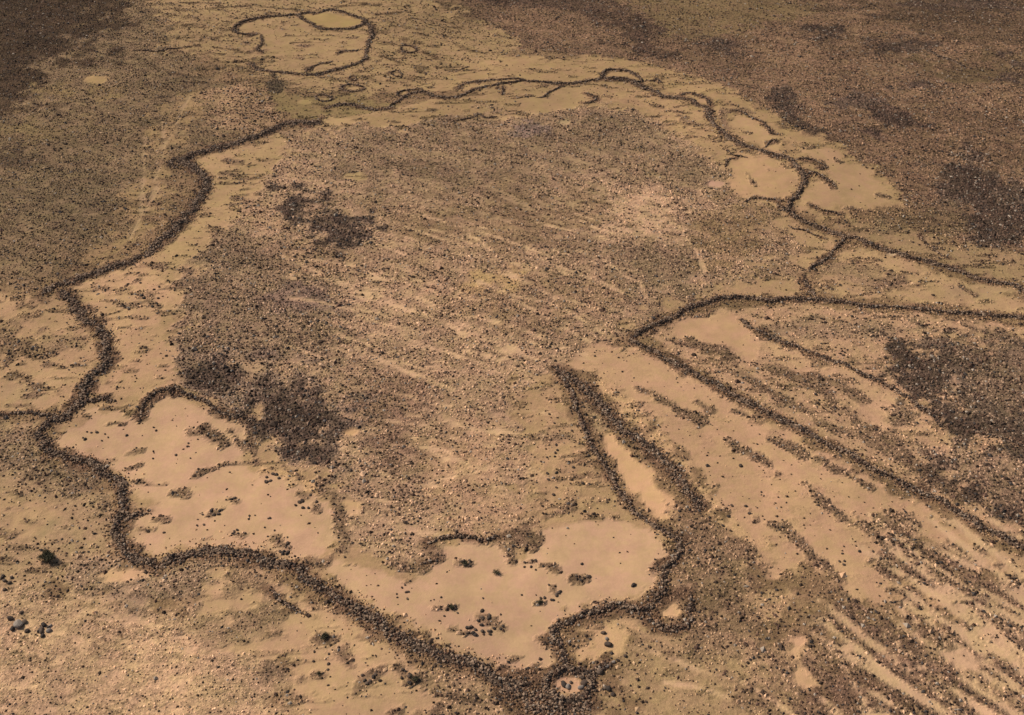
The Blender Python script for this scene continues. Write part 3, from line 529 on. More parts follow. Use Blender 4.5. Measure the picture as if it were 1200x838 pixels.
# streaky sorting of the stones: long axis follows the slope
def dirvec(a, b):
    x, y = ground_at([a[0], b[0]], [a[1], b[1]]); v = np.array([x[1] - x[0], y[1] - y[0]]); return v / np.hypot(*v)
d1 = dirvec((430, 340), (720, 430)); d2 = dirvec((800, 430), (1150, 618)); d3 = dirvec((430, 560), (620, 590))
def streak(x, y, d, seed, la=7., lb=.75):
    a = x * d[0] + y * d[1]; b = -x * d[1] + y * d[0]
    b = b + 1.2 * (fbm(x / 8, y / 8, seed + 5, 2) - .5)
    return fbm(a / la, b / lb, seed, 2) - .5
gx1, gy1 = ground_at(760, 500)
def streak_all(x, y):
    w2 = np.clip((x - gx1[0]) / 18. + .2, 0, 1) * np.clip((gy1[0] + 10 - y) / 25. + .5, 0, 1)
    w3 = np.clip((gy1[0] + 8 - y) / 20., 0, 1) * (1 - w2)
    w1 = 1 - w2 - w3
    return w1 * streak(x, y, d1, 51) + w2 * streak(x, y, d2, 61) + w3 * streak(x, y, d3, 71, 5., .8)
inner = (np.abs(X) < 236) & (Y > 68) & (Y < 457)
SK = np.zeros(X.shape); SK[inner] = streak_all(X[inner], Y[inner])
Dm = np.clip(Dm * (1 + 1.0 * np.clip(SK, -.4, .3) * np.clip((.95 - Dm) / .12, 0, 1)), 0, 1)
Cs = Cm * np.array((1.38, 1.32, 1.26))                                   # tone of the stones; soil between them is darkened to paint the shadowed gaps
Cm = Cm * (1 - np.clip((Dm - .25) / .5, 0, 1) * .20)[..., None]

# ------------------------------------------------------------------ materials
def mat_new(name):
    m = bpy.data.materials.new(name); m.use_nodes = True
    n = m.node_tree.nodes; l = m.node_tree.links; b = n['Principled BSDF']
    b.inputs['Roughness'].default_value = .95
    b.inputs['Specular IOR Level'].default_value = .15
    return m, n, l, b
def ground_mat():
    m, n, l, b = mat_new('desert_soil')
    at = n.new('ShaderNodeAttribute'); at.attribute_name = 'Col'
    ad = n.new('ShaderNodeAttribute'); ad.attribute_name = 'Cover'
    tc = n.new('ShaderNodeTexCoord')
    def noise(scale, det, rough=.6):
        q = n.new('ShaderNodeTexNoise'); q.inputs['Scale'].default_value = scale; q.inputs['Detail'].default_value = det
        q.inputs['Roughness'].default_value = rough; l.new(tc.outputs['Object'], q.inputs['Vector']); return q
    def math_(op, a, bb, c=None):
        q = n.new('ShaderNodeMath'); q.operation = op
        for i, v in enumerate((a, bb, c)):
            if v is None: continue
            if isinstance(v, (int, float)): q.inputs[i].default_value = v
            else: l.new(v, q.inputs[i])
        return q.outputs[0]
    nf = noise(2.6, 4); nm = noise(.35, 4); nb = noise(.05, 3); ng = noise(9., 2)
    vo = n.new('ShaderNodeTexVoronoi'); vo.inputs['Scale'].default_value = 2.4; l.new(tc.outputs['Object'], vo.inputs['Vector'])
    # gravel too small to model: patches of dark stone chips and pale silt between them
    n1 = noise(1.15, 3, .65); n2 = noise(3.1, 3, .7)
    mixn = math_('ADD', math_('MULTIPLY', n1.outputs['Fac'], .62), math_('MULTIPLY', n2.outputs['Fac'], .38))
    f = math_('MULTIPLY_ADD', mixn, 4.6, -2.3)
    f = math_('MAXIMUM', math_('MINIMUM', f, .42), -.62)
    f = math_('MULTIPLY', f, math_('MULTIPLY_ADD', ad.outputs['Fac'], 1.05, .05))
    g = math_('MULTIPLY_ADD', nm.outputs['Fac'], .40, -.20)
    h = math_('MULTIPLY_ADD', nb.outputs['Fac'], .36, -.18)
    k = math_('MULTIPLY_ADD', vo.outputs['Distance'], -.35, .15); k = math_('MULTIPLY', k, ad.outputs['Fac'])
    fac = math_('MAXIMUM', math_('ADD', 1., math_('ADD', math_('ADD', f, g), math_('ADD', h, k))), .12)
    mul = n.new('ShaderNodeVectorMath'); mul.operation = 'SCALE'; l.new(at.outputs['Color'], mul.inputs[0]); l.new(fac, mul.inputs['Scale'])
    hue = noise(.22, 5, .75)
    mx = n.new('ShaderNodeMix'); mx.data_type = 'RGBA'; mx.blend_type = 'MULTIPLY'
    cr = n.new('ShaderNodeValToRGB'); cr.color_ramp.elements[0].position = .40; cr.color_ramp.elements[1].position = .60
    cr.color_ramp.elements[0].color = (1.0, .955, 1.0, 1); cr.color_ramp.elements[1].color = (.97, 1.0, .92, 1)
    l.new(hue.outputs['Fac'], cr.inputs[0]); mx.inputs['Factor'].default_value = 1
    l.new(mul.outputs[0], mx.inputs['A']); l.new(cr.outputs[0], mx.inputs['B']); l.new(mx.outputs['Result'], b.inputs['Base Color'])
    bp = n.new('ShaderNodeBump'); bp.inputs['Strength'].default_value = .8; bp.inputs['Distance'].default_value = .45
    hh = math_('MULTIPLY', math_('ADD', math_('ADD', nf.outputs['Fac'], n1.outputs['Fac']), math_('MULTIPLY', ng.outputs['Fac'], .3)), math_('MULTIPLY_ADD', ad.outputs['Fac'], 1.0, .05))
    l.new(hh, bp.inputs['Height']); l.new(bp.outputs[0], b.inputs['Normal'])
    return m
def stone_mat():
    m, n, l, b = mat_new('basalt')
    at = n.new('ShaderNodeAttribute'); at.attribute_name = 'Col'
    tc = n.new('ShaderNodeTexCoord'); q = n.new('ShaderNodeTexNoise'); q.inputs['Scale'].default_value = 4.; q.inputs['Detail'].default_value = 3
    l.new(tc.outputs['Object'], q.inputs['Vector'])
    mr = n.new('ShaderNodeMapRange'); mr.inputs['To Min'].default_value = .6; mr.inputs['To Max'].default_value = 1.4
    l.new(q.outputs['Fac'], mr.inputs['Value'])
    s_ = n.new('ShaderNodeVectorMath'); s_.operation = 'SCALE'; l.new(at.outputs['Color'], s_.inputs[0]); l.new(mr.outputs[0], s_.inputs['Scale'])
    l.new(s_.outputs[0], b.inputs['Base Color']); b.inputs['Roughness'].default_value = .85
    return m
M_GROUND, M_STONE = ground_mat(), stone_mat()
def plain(name, a, c, sc=6.):
    m, n, l, b = mat_new(name)
    q = n.new('ShaderNodeTexNoise'); q.inputs['Scale'].default_value = sc
    cr = n.new('ShaderNodeValToRGB'); cr.color_ramp.elements[0].color = (*a, 1); cr.color_ramp.elements[1].color = (*c, 1)
    cr.color_ramp.elements[0].position = .3; cr.color_ramp.elements[1].position = .7
    tc = n.new('ShaderNodeTexCoord'); l.new(tc.outputs['Object'], q.inputs['Vector'])
    l.new(q.outputs['Fac'], cr.inputs[0]); l.new(cr.outputs[0], b.inputs['Base Color']); return m
M_LEAF = plain('dusty_leaf', (.055, .052, .030), (.13, .115, .07)); M_WOOD = plain('dry_wood', (.08, .06, .04), (.16, .12, .08))

# ------------------------------------------------------------------ mesh helpers
def make_mesh(name, verts, faces, mat, cols=None, smooth=False, cover=None):
    me = bpy.data.meshes.new(name)
    nv, nf, k = len(verts), len(faces), faces.shape[1]
    me.vertices.add(nv); me.vertices.foreach_set('co', np.ascontiguousarray(verts, dtype=np.float32).ravel())
    me.loops.add(nf * k); me.loops.foreach_set('vertex_index', np.ascontiguousarray(faces, dtype=np.int32).ravel())
    me.polygons.add(nf); me.polygons.foreach_set('loop_start', np.arange(0, nf * k, k, dtype=np.int32))
    try: me.polygons.foreach_set('loop_total', np.full(nf, k, dtype=np.int32))
    except Exception: pass
    me.polygons.foreach_set('use_smooth', np.full(nf, smooth, dtype=bool))
    me.update(calc_edges=True)
    if cols is not None:
        c = np.ones((nv, 4), np.float32); c[:, :3] = cols
        a = me.color_attributes.new('Col', 'FLOAT_COLOR', 'POINT'); a.data.foreach_set('color', c.ravel())
    if cover is not None:
        a = me.attributes.new('Cover', 'FLOAT', 'POINT'); a.data.foreach_set('value', cover.astype(np.float32).ravel())
    me.materials.append(mat)
    return me
def link(name, me, parent=None, loc=None):
    o = bpy.data.objects.new(name, me); root_col.objects.link(o)
    if loc is not None: o.location = loc
    if parent is not None: o.parent = parent
    return o
def tag(o, label=None, cat=None, group=None, kind=None):
    if label: o['label'] = label
    if cat: o['category'] = cat
    if group: o['group'] = group
    if kind: o['kind'] = kind
    return o
ph = (1 + 5 ** .5) / 2
ICO = np.array([(-1,ph,0),(1,ph,0),(-1,-ph,0),(1,-ph,0),(0,-1,ph),(0,1,ph),(0,-1,-ph),(0,1,-ph),(ph,0,-1),(ph,0,1),(-ph,0,-1),(-ph,0,1)]) / math.hypot(1, ph)
ICOF = np.array([(0,11,5),(0,5,1),(0,1,7),(0,7,10),(0,10,11),(1,5,9),(5,11,4),(11,10,2),(10,7,6),(7,1,8),(3,9,4),(3,4,2),(3,2,6),(3,6,8),(3,8,9),(4,9,5),(2,4,11),(6,2,10),(8,6,7),(9,8,1)])
OCT = np.array([(1,0,0),(0,1,0),(-1,0,0),(0,-1,0),(0,0,1),(0,0,-1)], float)
OCTF = np.array([(0,1,4),(1,2,4),(2,3,4),(3,0,4),(1,0,5),(2,1,5),(3,2,5),(0,3,5)])
def rocks(cx, cy, cz, size, cols, hi=True, flat=.62):
    """many stones as plain arrays; size = half width"""
    T, F = (ICO, ICOF) if hi else (OCT, OCTF)
    n, k = len(cx), len(T)
    V = T[None] * (1 + rng.uniform(-.28, .28, (n, k, 1))) + rng.uniform(-.08, .08, (n, k, 3))
    sc = np.stack([rng.uniform(.8, 1.3, n), rng.uniform(.65, 1.05, n), rng.uniform(flat * .75, flat * 1.3, n)], 1) * size[:, None]
    V = V * sc[:, None, :]
    tx = rng.uniform(-.35, .35, n); c, s_ = np.cos(tx)[:, None], np.sin(tx)[:, None]
    y, z = V[..., 1] * c - V[..., 2] * s_, V[..., 1] * s_ + V[..., 2] * c
    a = rng.uniform(0, 2 * np.pi, n); c, s_ = np.cos(a)[:, None], np.sin(a)[:, None]
    x, y = V[..., 0] * c - y * s_, V[..., 0] * s_ + y * c
    V = np.stack([x + cx[:, None], y + cy[:, None], z + cz[:, None]], 2)
    f = (F[None] + (np.arange(n) * k)[:, None, None]).reshape(-1, 3)
    return V.reshape(-1, 3), f, np.repeat(cols, k, 0)
DUST, DARK, RED, BLUE, PALE = [np.array(c) for c in ((.29,.195,.13),(.068,.043,.030),(.125,.070,.047),(.060,.048,.042),(.42,.33,.25))]
def stone_cols(n, T, pale=.05, local=None):
    """per-stone rock colour: dusty stone in the tone of the local soil, dark basalt, rusty, or pale"""
    T = np.broadcast_to(T, (n,))
    base = (DUST[None] * np.ones((n, 1))) if local is None else local
    base = base * rng.uniform(.70, 1.22, (n, 1))
    r = rng.uniform(0, 1, (n, 1)); dk = np.where(r < .55, DARK, np.where(r < .85, RED, BLUE)) * rng.uniform(.6, 1.3, (n, 1))
    isd = (rng.uniform(0, 1, n) < T)[:, None]
    base = np.where(isd, dk, base)
    p = (rng.uniform(0, 1, n) < pale)[:, None]
    base = np.where(p, PALE * rng.uniform(.65, 1.05, (n, 1)), base)
    return base

# ------------------------------------------------------------------ ground object
ZG = hf(X, Y) * np.clip(1 - (np.abs(X) - 400) / 400, 0, 1)
ZG = ZG + (fbm(X / 1.3, Y / 1.3, 77, 2) - .5) * .30 * Dm * inner
gv = np.stack([X, Y, ZG], 2).reshape(-1, 3)
idx = np.arange(NX * NY).reshape(NY, NX)
gf = np.stack([idx[:-1, :-1], idx[:-1, 1:], idx[1:, 1:], idx[1:, :-1]], 2).reshape(-1, 4)
gm = make_mesh('desert_ground', gv, gf, M_GROUND, Cm.reshape(-1, 3), True, Dm.reshape(-1))
tag(link('ground', gm), kind='structure')

def samp(F, x, y):
    i = np.clip(np.searchsorted(GX, x) - 1, 0, NX - 2); j = np.clip(np.searchsorted(GY, y) - 1, 0, NY - 2)
    tx = (x - GX[i]) / (GX[i + 1] - GX[i]); ty = (y - GY[j]) / (GY[j + 1] - GY[j])
    return (F[j, i] * (1 - tx) + F[j, i + 1] * tx) * (1 - ty) + (F[j + 1, i] * (1 - tx) + F[j + 1, i + 1] * tx) * ty

# ------------------------------------------------------------------ loose stones covering the ground
SPC = .62
xs = np.arange(-225, 225, SPC); ys = np.arange(78, 440, SPC)
cx, cy = np.meshgrid(xs, ys); cx = cx + (np.arange(len(ys)) % 2)[:, None] * SPC * .5
cx = cx.ravel(); cy = cy.ravel()
cx = cx + rng.uniform(-.24, .24, cx.shape); cy = cy + rng.uniform(-.24, .24, cy.shape)
keep = np.abs(cx) < (np.hypot(cy, CAM_H) * .4378 + 14)
cx, cy = cx[keep], cy[keep]
D = samp(Dm, cx, cy); st = streak_all(cx, cy)
clump = fbm(cx / .9, cy / .9, 91, 2) - .5
P = np.clip(D, 0, 1) * (1.5 + 1.3 * st) + clump * .8 * D
keep = (rng.uniform(0, 1, cx.shape) < np.where(D < .3, D * 1.0, P)) & (D > .004)
cx, cy = cx[keep], cy[keep]; D = D[keep]; st = st[keep]
n = len(cx)
T = samp(Tm, cx, cy); Z = samp(Zm, cx, cy)
LOC = np.stack([samp(Cs[..., k], cx, cy) for k in range(3)], 1)
net = worley(cx / 1.25 + .5 * fbm(cx / 2, cy / 2, 201, 2), cy / 1.7 + .5 * fbm(cx / 2, cy / 2, 211, 2), 7)     # coarse dark stones gather along a net of shallow cracks
e = np.clip((.34 - net) / .2, 0, 1)
T0 = T ** 1.4 * .78 + .06
T = np.where(D < .25, .8, np.clip(T0 * (.35 + 1.0 * e) + .48 * e * (T0 > .08) + .12 * (T > .93), 0, 1))
LOC = LOC * (1.16 - .34 * e)[:, None]
LOC = LOC + (LOC.mean(1, keepdims=True) - LOC) * .10
size = (.14 + .27 * rng.beta(1.4, 2.8, n) + .10 * (rng.uniform(0, 1, n) < .08) + .28 * (rng.uniform(0, 1, n) < .006)) * Z * (1 - .25 * (D < .25)) * (1 + .5 * st)
cz = samp(ZG, cx, cy) + size * .12
print('loose stones', n)
near = cy < 205
FALLEN = []
# ------------------------------------------------------------------ walls
def wall(name, label, cat, pts, hw, h, spread, closed, group):
    g = to_ground(pts, closed)
    if closed: g = np.vstack([g, g[:1]])
    p, s_ = resample(g, .45); L = s_[-1]
    tang = np.gradient(p, axis=0); tang /= np.hypot(tang[:, 0], tang[:, 1])[:, None] + 1e-9
    nor = np.stack([-tang[:, 1], tang[:, 0]], 1)
    seed = int(abs(p[0, 0]) * 7 + p[0, 1] * 3) % 9973
    wob = (fbm(s_ / 2.6, s_ * 0, seed, 4) - .5) * (hw * 1.6 + .5)
    if closed: wob = wob * np.clip(np.minimum(s_, L - s_) / 2., 0, 1)
    p = p + nor * wob[:, None]
    hh = .56 * h * (.25 + 1.2 * fbm(s_ / 2.2, s_ * 0 + 3.3, seed, 3))
    ww = hw * (.36 + 1.0 * fbm(s_ / 1.8, s_ * 0 + 7.7, seed, 3))
    if not closed:
        e = np.clip(np.minimum(s_, L - s_) / 1.5, .1, 1); hh = hh * e; ww = ww * (.5 + .5 * e)
    mid = p[len(p) // 2] if not closed else p.mean(0)
    org = np.array([mid[0], mid[1], float(hf(mid[0], mid[1]))])
    t = link(name, None, loc=org); t.empty_display_size = 1.0
    tag(t, label, cat, group, 'thing')
    K = 9; w = np.linspace(-1, 1, K)
    prof = (1 - np.abs(w) ** 1.6)
    off = w[None] * ww[:, None] * 1.25
    xx = p[:, :1] + nor[:, :1] * off; yy = p[:, 1:] + nor[:, 1:] * off
    zz = samp(ZG, xx, yy) - .12 + prof[None] * hh[:, None] * (.75 + .5 * vnoise(xx * 2.1, yy * 2.1, seed + 4))
    v = np.stack([xx, yy, zz], 2).reshape(-1, 3) - org
    i = np.arange(len(p) * K).reshape(len(p), K)
    f = np.stack([i[:-1, :-1], i[:-1, 1:], i[1:, 1:], i[1:, :-1]], 2).reshape(-1, 4)
    cc = np.array((.140,.092,.062)) * (.75 + .5 * vnoise(xx, yy, 5)).reshape(-1, 1)
    core = (v, f, cc); tri = np.concatenate([f[:, [0, 1, 2]], f[:, [0, 2, 3]]]); bits = [(v, tri, cc)]; names = []
    def strew(nm, nn, lat, fz, smin, smax, T, pale=.09):
        nn = max(int(nn), 6)
        k = rng.uniform(0, len(p) - 1, nn); a = k.astype(int); fr = (k - a)[:, None]
        q = p[a] * (1 - fr) + p[np.minimum(a + 1, len(p) - 1)] * fr
        o_ = lat(nn)
        W = ww[a]; H = hh[a]
        x = q[:, 0] + nor[a, 0] * o_ * W; y = q[:, 1] + nor[a, 1] * o_ * W
        sz = smin + (smax - smin) * rng.beta(1.3, 2.4, nn)
        pr = np.clip(1 - np.abs(o_ / 1.25) ** 1.6, 0, 1)
        z = samp(ZG, x, y) + pr * H * fz + sz * .15
        if nm == 'fallen':
            FALLEN.append((x, y, z, sz, np.full(nn, T))); return
        V, F, C_ = rocks(x - org[0], y - org[1], z - org[2], sz, stone_cols(nn, T, pale), hi=True, flat=.7)
        bits.append((V, F, C_))
    strew('wall', L * hw * 17, lambda m: np.clip(rng.normal(0, .7, m), -1.4, 1.4), .85, .10, .32, .52, .03)
    strew('cap', L * 2.8, lambda m: rng.normal(0, .3, m), 1.02, .13, .30, .75, .02)
    r = 1 + spread / hw
    strew('fallen', L * spread * 10., lambda m: rng.normal(0, .50 * r, m), .5, .10, .30, .42, .04)
    def joined(nm, parts, parent=None, loc=None):
        o_ = 0; FF = []
        for b in parts: FF.append(b[1] + o_); o_ += len(b[0])
        return link(nm, make_mesh(nm, np.concatenate([b[0] for b in parts]), np.concatenate(FF), M_STONE, np.concatenate([b[2] for b in parts])), parent, loc)
    if L < 16:                       # a short piece reads as one heap: one mesh
        o = joined(name, bits, None, org); tag(o, label, cat, group, 'thing'); bpy.data.objects.remove(t)
    else:
        kk = i[:, 3:6]; crest = v.copy(); 
        tr = np.stack([kk[:-1, :-1], kk[:-1, 1:], kk[1:, 1:], kk[1:, :-1]], 2).reshape(-1, 4)
        ids, inv = np.unique(tr, return_inverse=True); inv = inv.reshape(-1, 4)
        cv = crest[ids] + np.array((0, 0, .03))
        joined('rubble_bank', bits[:2], t)
        joined('capping_course', [(cv, np.concatenate([inv[:, [0, 1, 2]], inv[:, [0, 2, 3]]]), cc[ids]), bits[2]], t)
for w in WALLS: wall(*w)
fx, fy, fz_, fs, ft = [np.concatenate(q) for q in zip(*FALLEN)]
LOC = np.concatenate([LOC, np.stack([samp(Cs[..., k], fx, fy) for k in range(3)], 1)])
cx, cy, cz, size, T = np.r_[cx, fx], np.r_[cy, fy], np.r_[cz, fz_], np.r_[size, fs], np.r_[T, ft]
near = cy < 205
for nm, sel in (('scattered_stones', near), ('scattered_stones', ~near)):
    V, F, C_ = rocks(cx[sel], cy[sel], cz[sel], size[sel], stone_cols(sel.sum(), T[sel], .02 + .06 * (T[sel] > .6), LOC[sel]), hi=False)
    o = link(nm, make_mesh(nm, V, F, M_STONE, C_))
    tag(o, 'brown and black basalt stones strewn over the desert floor ' + ('in the near half of the view' if sel is near else 'in the far half of the view'), 'stones', kind='stuff')


# ------------------------------------------------------------------ single boulders
protos = []
def blob_mesh(seed, c):
    import bmesh
    rs = np.random.default_rng(seed)
    bm = bmesh.new(); bmesh.ops.create_icosphere(bm, subdivisions=2, radius=1.)
    ax = rs.normal(size=(6, 3)); ax /= np.linalg.norm(ax, axis=1)[:, None]; dd = rs.uniform(.62, .92, 6)
    for v in bm.verts:
        co = np.array(v.co)
        for a, d in zip(ax, dd):
            m = co @ a
            if m > d: co = co - a * (m - d) * .9
        co += rs.normal(0, .025, 3); co[2] = co[2] * .72
        v.co = co
    me = bpy.data.meshes.new('boulder'); bm.to_mesh(me); bm.free()
    me.materials.append(M_STONE)
    a = me.color_attributes.new('Col', 'FLOAT_COLOR', 'POINT'); cl = np.ones((len(me.vertices), 4), np.float32); cl[:, :3] = c
    a.data.foreach_set('color', cl.ravel()); return me
DKM = [blob_mesh(i, c) for i, c in enumerate([(.07,.048,.036),(.10,.068,.05),(.055,.042,.035),(.13,.09,.065)])]
PLM = [blob_mesh(20 + i, c) for i, c in enumerate([(.27,.22,.18),(.22,.18,.15)])]
def boulder(px, py, s_, label, group=None, pale=False, m=None):
    x, y = ground_at(px, py); x, y = float(x[0]), float(y[0])
    ms = PLM if pale else DKM
    o = link('boulder', ms[int(rng.integers(len(ms)))] if m is None else m, loc=(x, y, float(samp(ZG, np.array([x]), np.array([y]))[0]) + s_ * .22))
    o.scale = (s_ * rng.uniform(.9, 1.35), s_ * rng.uniform(.75, 1.05), s_ * rng.uniform(.75, 1.1)); o.rotation_euler = (rng.uniform(-.2, .2), rng.uniform(-.2, .2), rng.uniform(0, 6.28))
    tag(o, label, 'boulder', group); return o
def scatter_b(cx, cy, rx, ry, n, smin, smax, label, group, pale=.0):
    for _ in range(n):
        a = rng.uniform(0, 6.28); r = math.sqrt(rng.uniform(0, 1))
        boulder(cx + rx * r * math.cos(a), cy + ry * r * math.sin(a), rng.uniform(smin, smax), label, group, rng.uniform() < pale)
# named stones of the round cell and beside it
boulder(661,802,.50,'black boulder lying at the left on the sandy floor of the round cell')
boulder(666,805,.42,'grey pale-topped boulder leaning against the black one inside the round cell',pale=True)
boulder(669,800,.26,'small brown boulder at the back of the round cell floor')
boulder(681,806,.42,'white boulder standing at the right rim of the round cell',pale=True)
boulder(684,801,.55,'big black boulder on the right rim of the round cell, next to the white one')
boulder(683,794,.45,'dark boulder on the upper right rim of the round cell')
boulder(649,812,.42,'dark boulder on the lower left rim of the round cell')
for i, (x, y, s_, pl) in enumerate([(733,769,.30,False),(724,774,.30,False),(719,776,.34,True),(715,779,.32,False),(711,781,.34,True),(707,784,.36,False),(703,788,.55,False)]):
    where = ['far right end stone, small and dark, of the boulder row','second stone from the right end of the boulder row, dark','pale bright stone in the right half of the boulder row','dark middle stone of the boulder row','second pale stone, in the left half of the boulder row','dark stone at the left of the boulder row','largest dark stone heading the boulder row'][i]
    boulder(x, y, s_, where + ' right of the round cell', None, pl)
boulder(707,742,.36,'black boulder on the small bare patch north-east of the round cell')
boulder(713,756,.55,'grey-brown boulder below the black one on the small bare patch')
boulder(711,749,.34,'small grey boulder between two larger ones on the small bare patch', pale=True)
boulder(713,808,.5,'dark boulder heading the little arc right of the round cell')
boulder(718,814,.38,'brown boulder at the lower end of the little arc right of the round cell')
boulder(709,807,.34,'small dark boulder at the left of the little arc right of the round cell')
boulder(742,686,.36,'lone dark boulder on the right part of the southern sand pan')
boulder(682,661,.24,'lone small boulder in the upper middle of the southern sand pan')
boulder(868,546,.36,'lone dark boulder on the open eastern sand slope')
boulder(744,503,.3,'tiny black boulder beside the stony strip above the orange sand lens')
boulder(683,567,.3,'lone black boulder left of the narrow dark wall')
boulder(565,716,.34,'topmost dark boulder of the group in the middle of the southern sand pan')
boulder(22,732,.75,'broad grey boulder at the left edge, biggest of the near gravel slope', pale=True)
for x, y, s_ in [(12,725,.5),(29,729,.5),(32,740,.45),(15,737,.45),(25,718,.35)]:
    boulder(x, y, s_, 'dark boulder tight around the broad grey one near the left edge', 'dark boulders around the broad grey one')
scatter_b(52,736,8,10,9,.3,.45,'boulder in the loose heap right of the broad grey boulder at left','boulders in the heap by the left edge',.35)
scatter_b(8,683,9,10,6,.3,.42,'black boulder in the sparse group on the sand at the left edge','black boulders at the left edge')
G = 'dark boulders on the southern sand pan'
scatter_b(560,738,22,8,13,.24,.34,'dark boulder in the loose middle group on the southern sand pan',G)
scatter_b(568,726,8,7,6,.22,.32,'dark boulder in the upper middle group on the southern sand pan','dark boulders in the upper middle group')
scatter_b(585,735,8,4,4,.22,.3,'dark boulder at the right end of the loose middle group on the southern pan','dark boulders right of the middle group')
scatter_b(546,660,7,4,6,.24,.34,'dark boulder in the compact knot at the top of the southern pan','dark boulders of the compact knot')
scatter_b(524,712,12,3,6,.22,.3,'dark boulder in the short line at the left of the southern pan','dark boulders of the short line')
scatter_b(680,677,12,5,8,.22,.32,'brown boulder in the right-hand group on the southern pan','brown boulders of the right-hand group')
scatter_b(645,695,16,10,8,.2,.3,'brown boulder in the loose group right of the centre of the southern pan','brown boulders right of centre')
scatter_b(632,662,22,6,8,.2,.3,'brown boulder below the stony tongue of the southern pan','boulders below the stony tongue')
scatter_b(472,690,14,14,8,.16,.24,'small boulder scattered in the left part of the southern pan','small boulders in the left of the pan')
scatter_b(540,715,50,25,8,.14,.2,'pebble-sized dark boulder strewn around the middle of the southern pan','smallest boulders of the southern pan')
scatter_b(252,600,8,4,6,.26,.38,'black boulder in the diagonal knot in the south-west pan','black boulders of the diagonal knot')
scatter_b(275,586,5,4,3,.26,.34,'brown boulder just above the right middle of the south-west pan','brown boulders of the small pair')
scatter_b(276,624,10,4,5,.22,.3,'brown boulder near the lower edge of the south-west pan','brown boulders near the lower edge')
scatter_b(110,512,22,10,8,.2,.3,'small dark boulder on the pinkish left end of the south-west pan','small boulders at the left end of the pan')
scatter_b(200,520,60,22,12,.16,.26,'small dark boulder sprinkled over the middle of the south-west pan','small boulders in the middle of the pan')
scatter_b(270,620,80,20,14,.15,.25,'small dark boulder sprinkled over the bottom of the south-west pan','small boulders at the bottom of the pan')
scatter_b(358,588,14,10,7,.26,.38,'dark boulder near the right corner of the south-west pan','dark boulders in the right corner of the pan')
scatter_b(312,560,18,6,8,.26,.36,'black boulder at the upper right rim of the south-west pan','black boulders at the upper right rim')
scatter_b(335,642,10,8,6,.26,.34,'reddish boulder in the loose ring at the bottom right of the south-west pan','reddish boulders of the loose ring')
scatter_b(432,796,14,10,7,.24,.34,'grey boulder in the slanting group on the sand below the southern wall','grey boulders of the slanting group')
scatter_b(480,792,14,10,8,.24,.36,'grey boulder in the right group on the sand below the southern wall','grey boulders of the right group')
scatter_b(382,778,30,32,10,.16,.26,'small boulder sprinkled over the sand below the southern wall','small boulders below the southern wall')
scatter_b(910,590,55,22,12,.16,.28,'small dark boulder sprinkled over the eastern sand slope','small boulders on the eastern slope')
scatter_b(990,655,45,20,10,.16,.26,'small dark boulder on the lower eastern sand slope','small boulders on the lower eastern slope')
scatter_b(653,540,26,50,14,.2,.34,'dark boulder in the thin scatter left of the narrow dark wall','dark boulders left of the narrow wall')
scatter_b(165,350,30,25,12,.24,.36,'dark boulder on the sand inside the left corner of the enclosure','dark boulders inside the left corner')
scatter_b(830,600,40,20,8,.22,.34,'dark boulder beside the stony strip east of the orange lens','dark boulders east of the orange lens')

# ------------------------------------------------------------------ shrubs
def shrub(px, py, rad, h, label, nleaf, group=None, seed=0):
    rs = np.random.default_rng(seed)
    x, y = ground_at(px, py); x, y = float(x[0]), float(y[0]); z = float(samp(ZG, np.array([x]), np.array([y]))[0])
    t = link('desert_shrub', None, loc=(x, y, z)); tag(t, label, 'shrub', group)
    # stems: tapered four-sided limbs
    V = []; F = []
    tips = []
    for k in range(9):
        a = rs.uniform(0, 6.28); r = rad * rs.uniform(.3, .8); tip = np.array([r * math.cos(a), r * math.sin(a), h * rs.uniform(.5, .9)])
        midp = tip * np.array([.4, .4, .65]); pts = [np.array([0, 0, -.1]), midp, tip]; rr = [.06 * rad, .04 * rad, .012 * rad]
        b0 = len(V)
        for q, ra in zip(pts, rr):
            for j in range(4): V.append(q + np.array([math.cos(j * 1.571), math.sin(j * 1.571), 0]) * ra)
        for s2 in range(2):
            for j in range(4): F.append((b0 + s2 * 4 + j, b0 + s2 * 4 + (j + 1) % 4, b0 + s2 * 4 + 4 + (j + 1) % 4, b0 + s2 * 4 + 4 + j))
        tips.append(tip); tips.append(midp * 1.2)
    link('stems', make_mesh('stems', np.array(V), np.array(F), M_WOOD), t)
    tips = np.array(tips); c = tips[rs.integers(len(tips), size=nleaf)] + rs.normal(0, rad * .2, (nleaf, 3)) * np.array([1, 1, .7])
    c[:, 2] = np.clip(c[:, 2], .05, None)
    d1_ = rs.normal(size=(nleaf, 3)); d1_ /= np.linalg.norm(d1_, axis=1)[:, None]
    d2_ = np.cross(d1_, rs.normal(size=(nleaf, 3))); d2_ /= np.linalg.norm(d2_, axis=1)[:, None]
    sz = rs.uniform(.04, .10, (nleaf, 1)) * (rad ** .5)
    vv = np.stack([c - d1_ * sz, c + d2_ * sz * .5, c + d1_ * sz, c - d2_ * sz * .5], 1).reshape(-1, 3)
    link('foliage', make_mesh('foliage', vv, np.arange(nleaf * 4).reshape(-1, 4), M_LEAF), t)
shrub(56,656,1.3,1.3,'dark green bush casting a black shadow on the sand near the left edge',5200,seed=1)
shrub(382,747,.75,.6,'small round grey-brown bush alone on the sand below the southern wall',1200,'low dry bushes on the sand',seed=2)
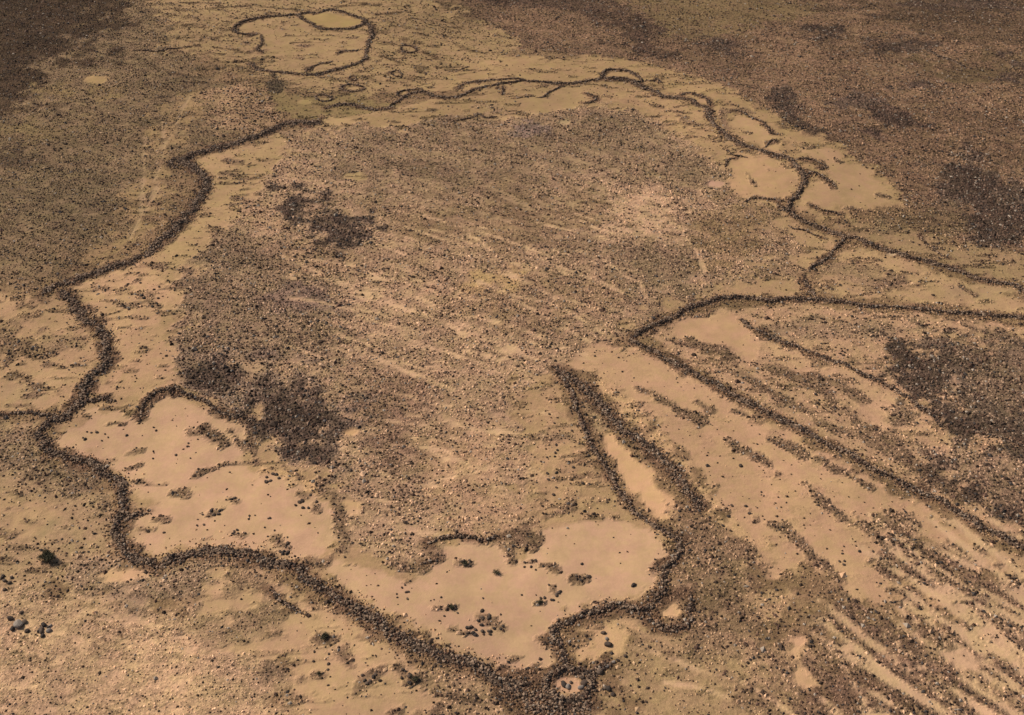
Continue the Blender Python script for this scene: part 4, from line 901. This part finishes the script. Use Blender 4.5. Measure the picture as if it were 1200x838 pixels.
shrub(545,661,.6,.5,'low dry bush in the boulder knot at the top of the southern pan',800,'low dry bushes on the sand',seed=3)
shrub(582,672,.65,.5,'spiky olive tuft alone on the sand in the upper middle of the southern pan',700,'low dry bushes on the sand',seed=4)
shrub(529,712,.6,.5,'low olive bush at the right end of the short stone line on the southern pan',800,'low dry bushes on the sand',seed=5)
shrub(486,797,.75,.6,'low dry bush among the right group of grey boulders below the southern wall',900,'low dry bushes on the sand',seed=6)
shrub(633,706,.5,.4,'small brown bush alone left of the scattered group on the southern pan',600,'low dry bushes on the sand',seed=7)
shrub(374,790,.45,.35,'tiny dry bush below the round one on the sand under the southern wall',500,'low dry bushes on the sand',seed=8)

# ------------------------------------------------------------------ camera, light, sky
cam = bpy.data.cameras.new('camera'); co = bpy.data.objects.new('camera', cam); root_col.objects.link(co)
co.location = (0, 0, CAM_H); co.rotation_euler = (R(90) - PITCH, 0, 0)
cam.sensor_width = 36; cam.lens = 36 * FPX / 1200; cam.clip_start = 1; cam.clip_end = 20000
scene.camera = co
EL, AZ = 40., -62.
sv = Vector((math.sin(R(AZ)) * math.cos(R(EL)), math.cos(R(AZ)) * math.cos(R(EL)), math.sin(R(EL))))
sl = bpy.data.lights.new('sun', 'SUN'); sl.energy = 4.2; sl.angle = R(.5); sl.color = (1, .925, .81)
so = bpy.data.objects.new('sun', sl); root_col.objects.link(so); so.rotation_euler = (-sv).to_track_quat('-Z', 'Y').to_euler()
w = bpy.data.worlds.new('World'); scene.world = w; w.use_nodes = True
n = w.node_tree.nodes; l = w.node_tree.links
sky = n.new('ShaderNodeTexSky'); sky.sky_type = 'NISHITA'; sky.sun_disc = False; sky.sun_elevation = R(EL); sky.sun_rotation = R(AZ); sky.dust_density = 2.5
bg = n['Background']; bg.inputs['Strength'].default_value = .07; l.new(sky.outputs[0], bg.inputs[0])
scene.view_settings.view_transform = 'Standard'; scene.view_settings.look = 'None'
scene.view_settings.gamma = 1; scene.view_settings.exposure = 0.03
scene.cycles.filter_width = 1.5
scene.cycles.max_bounces = 4
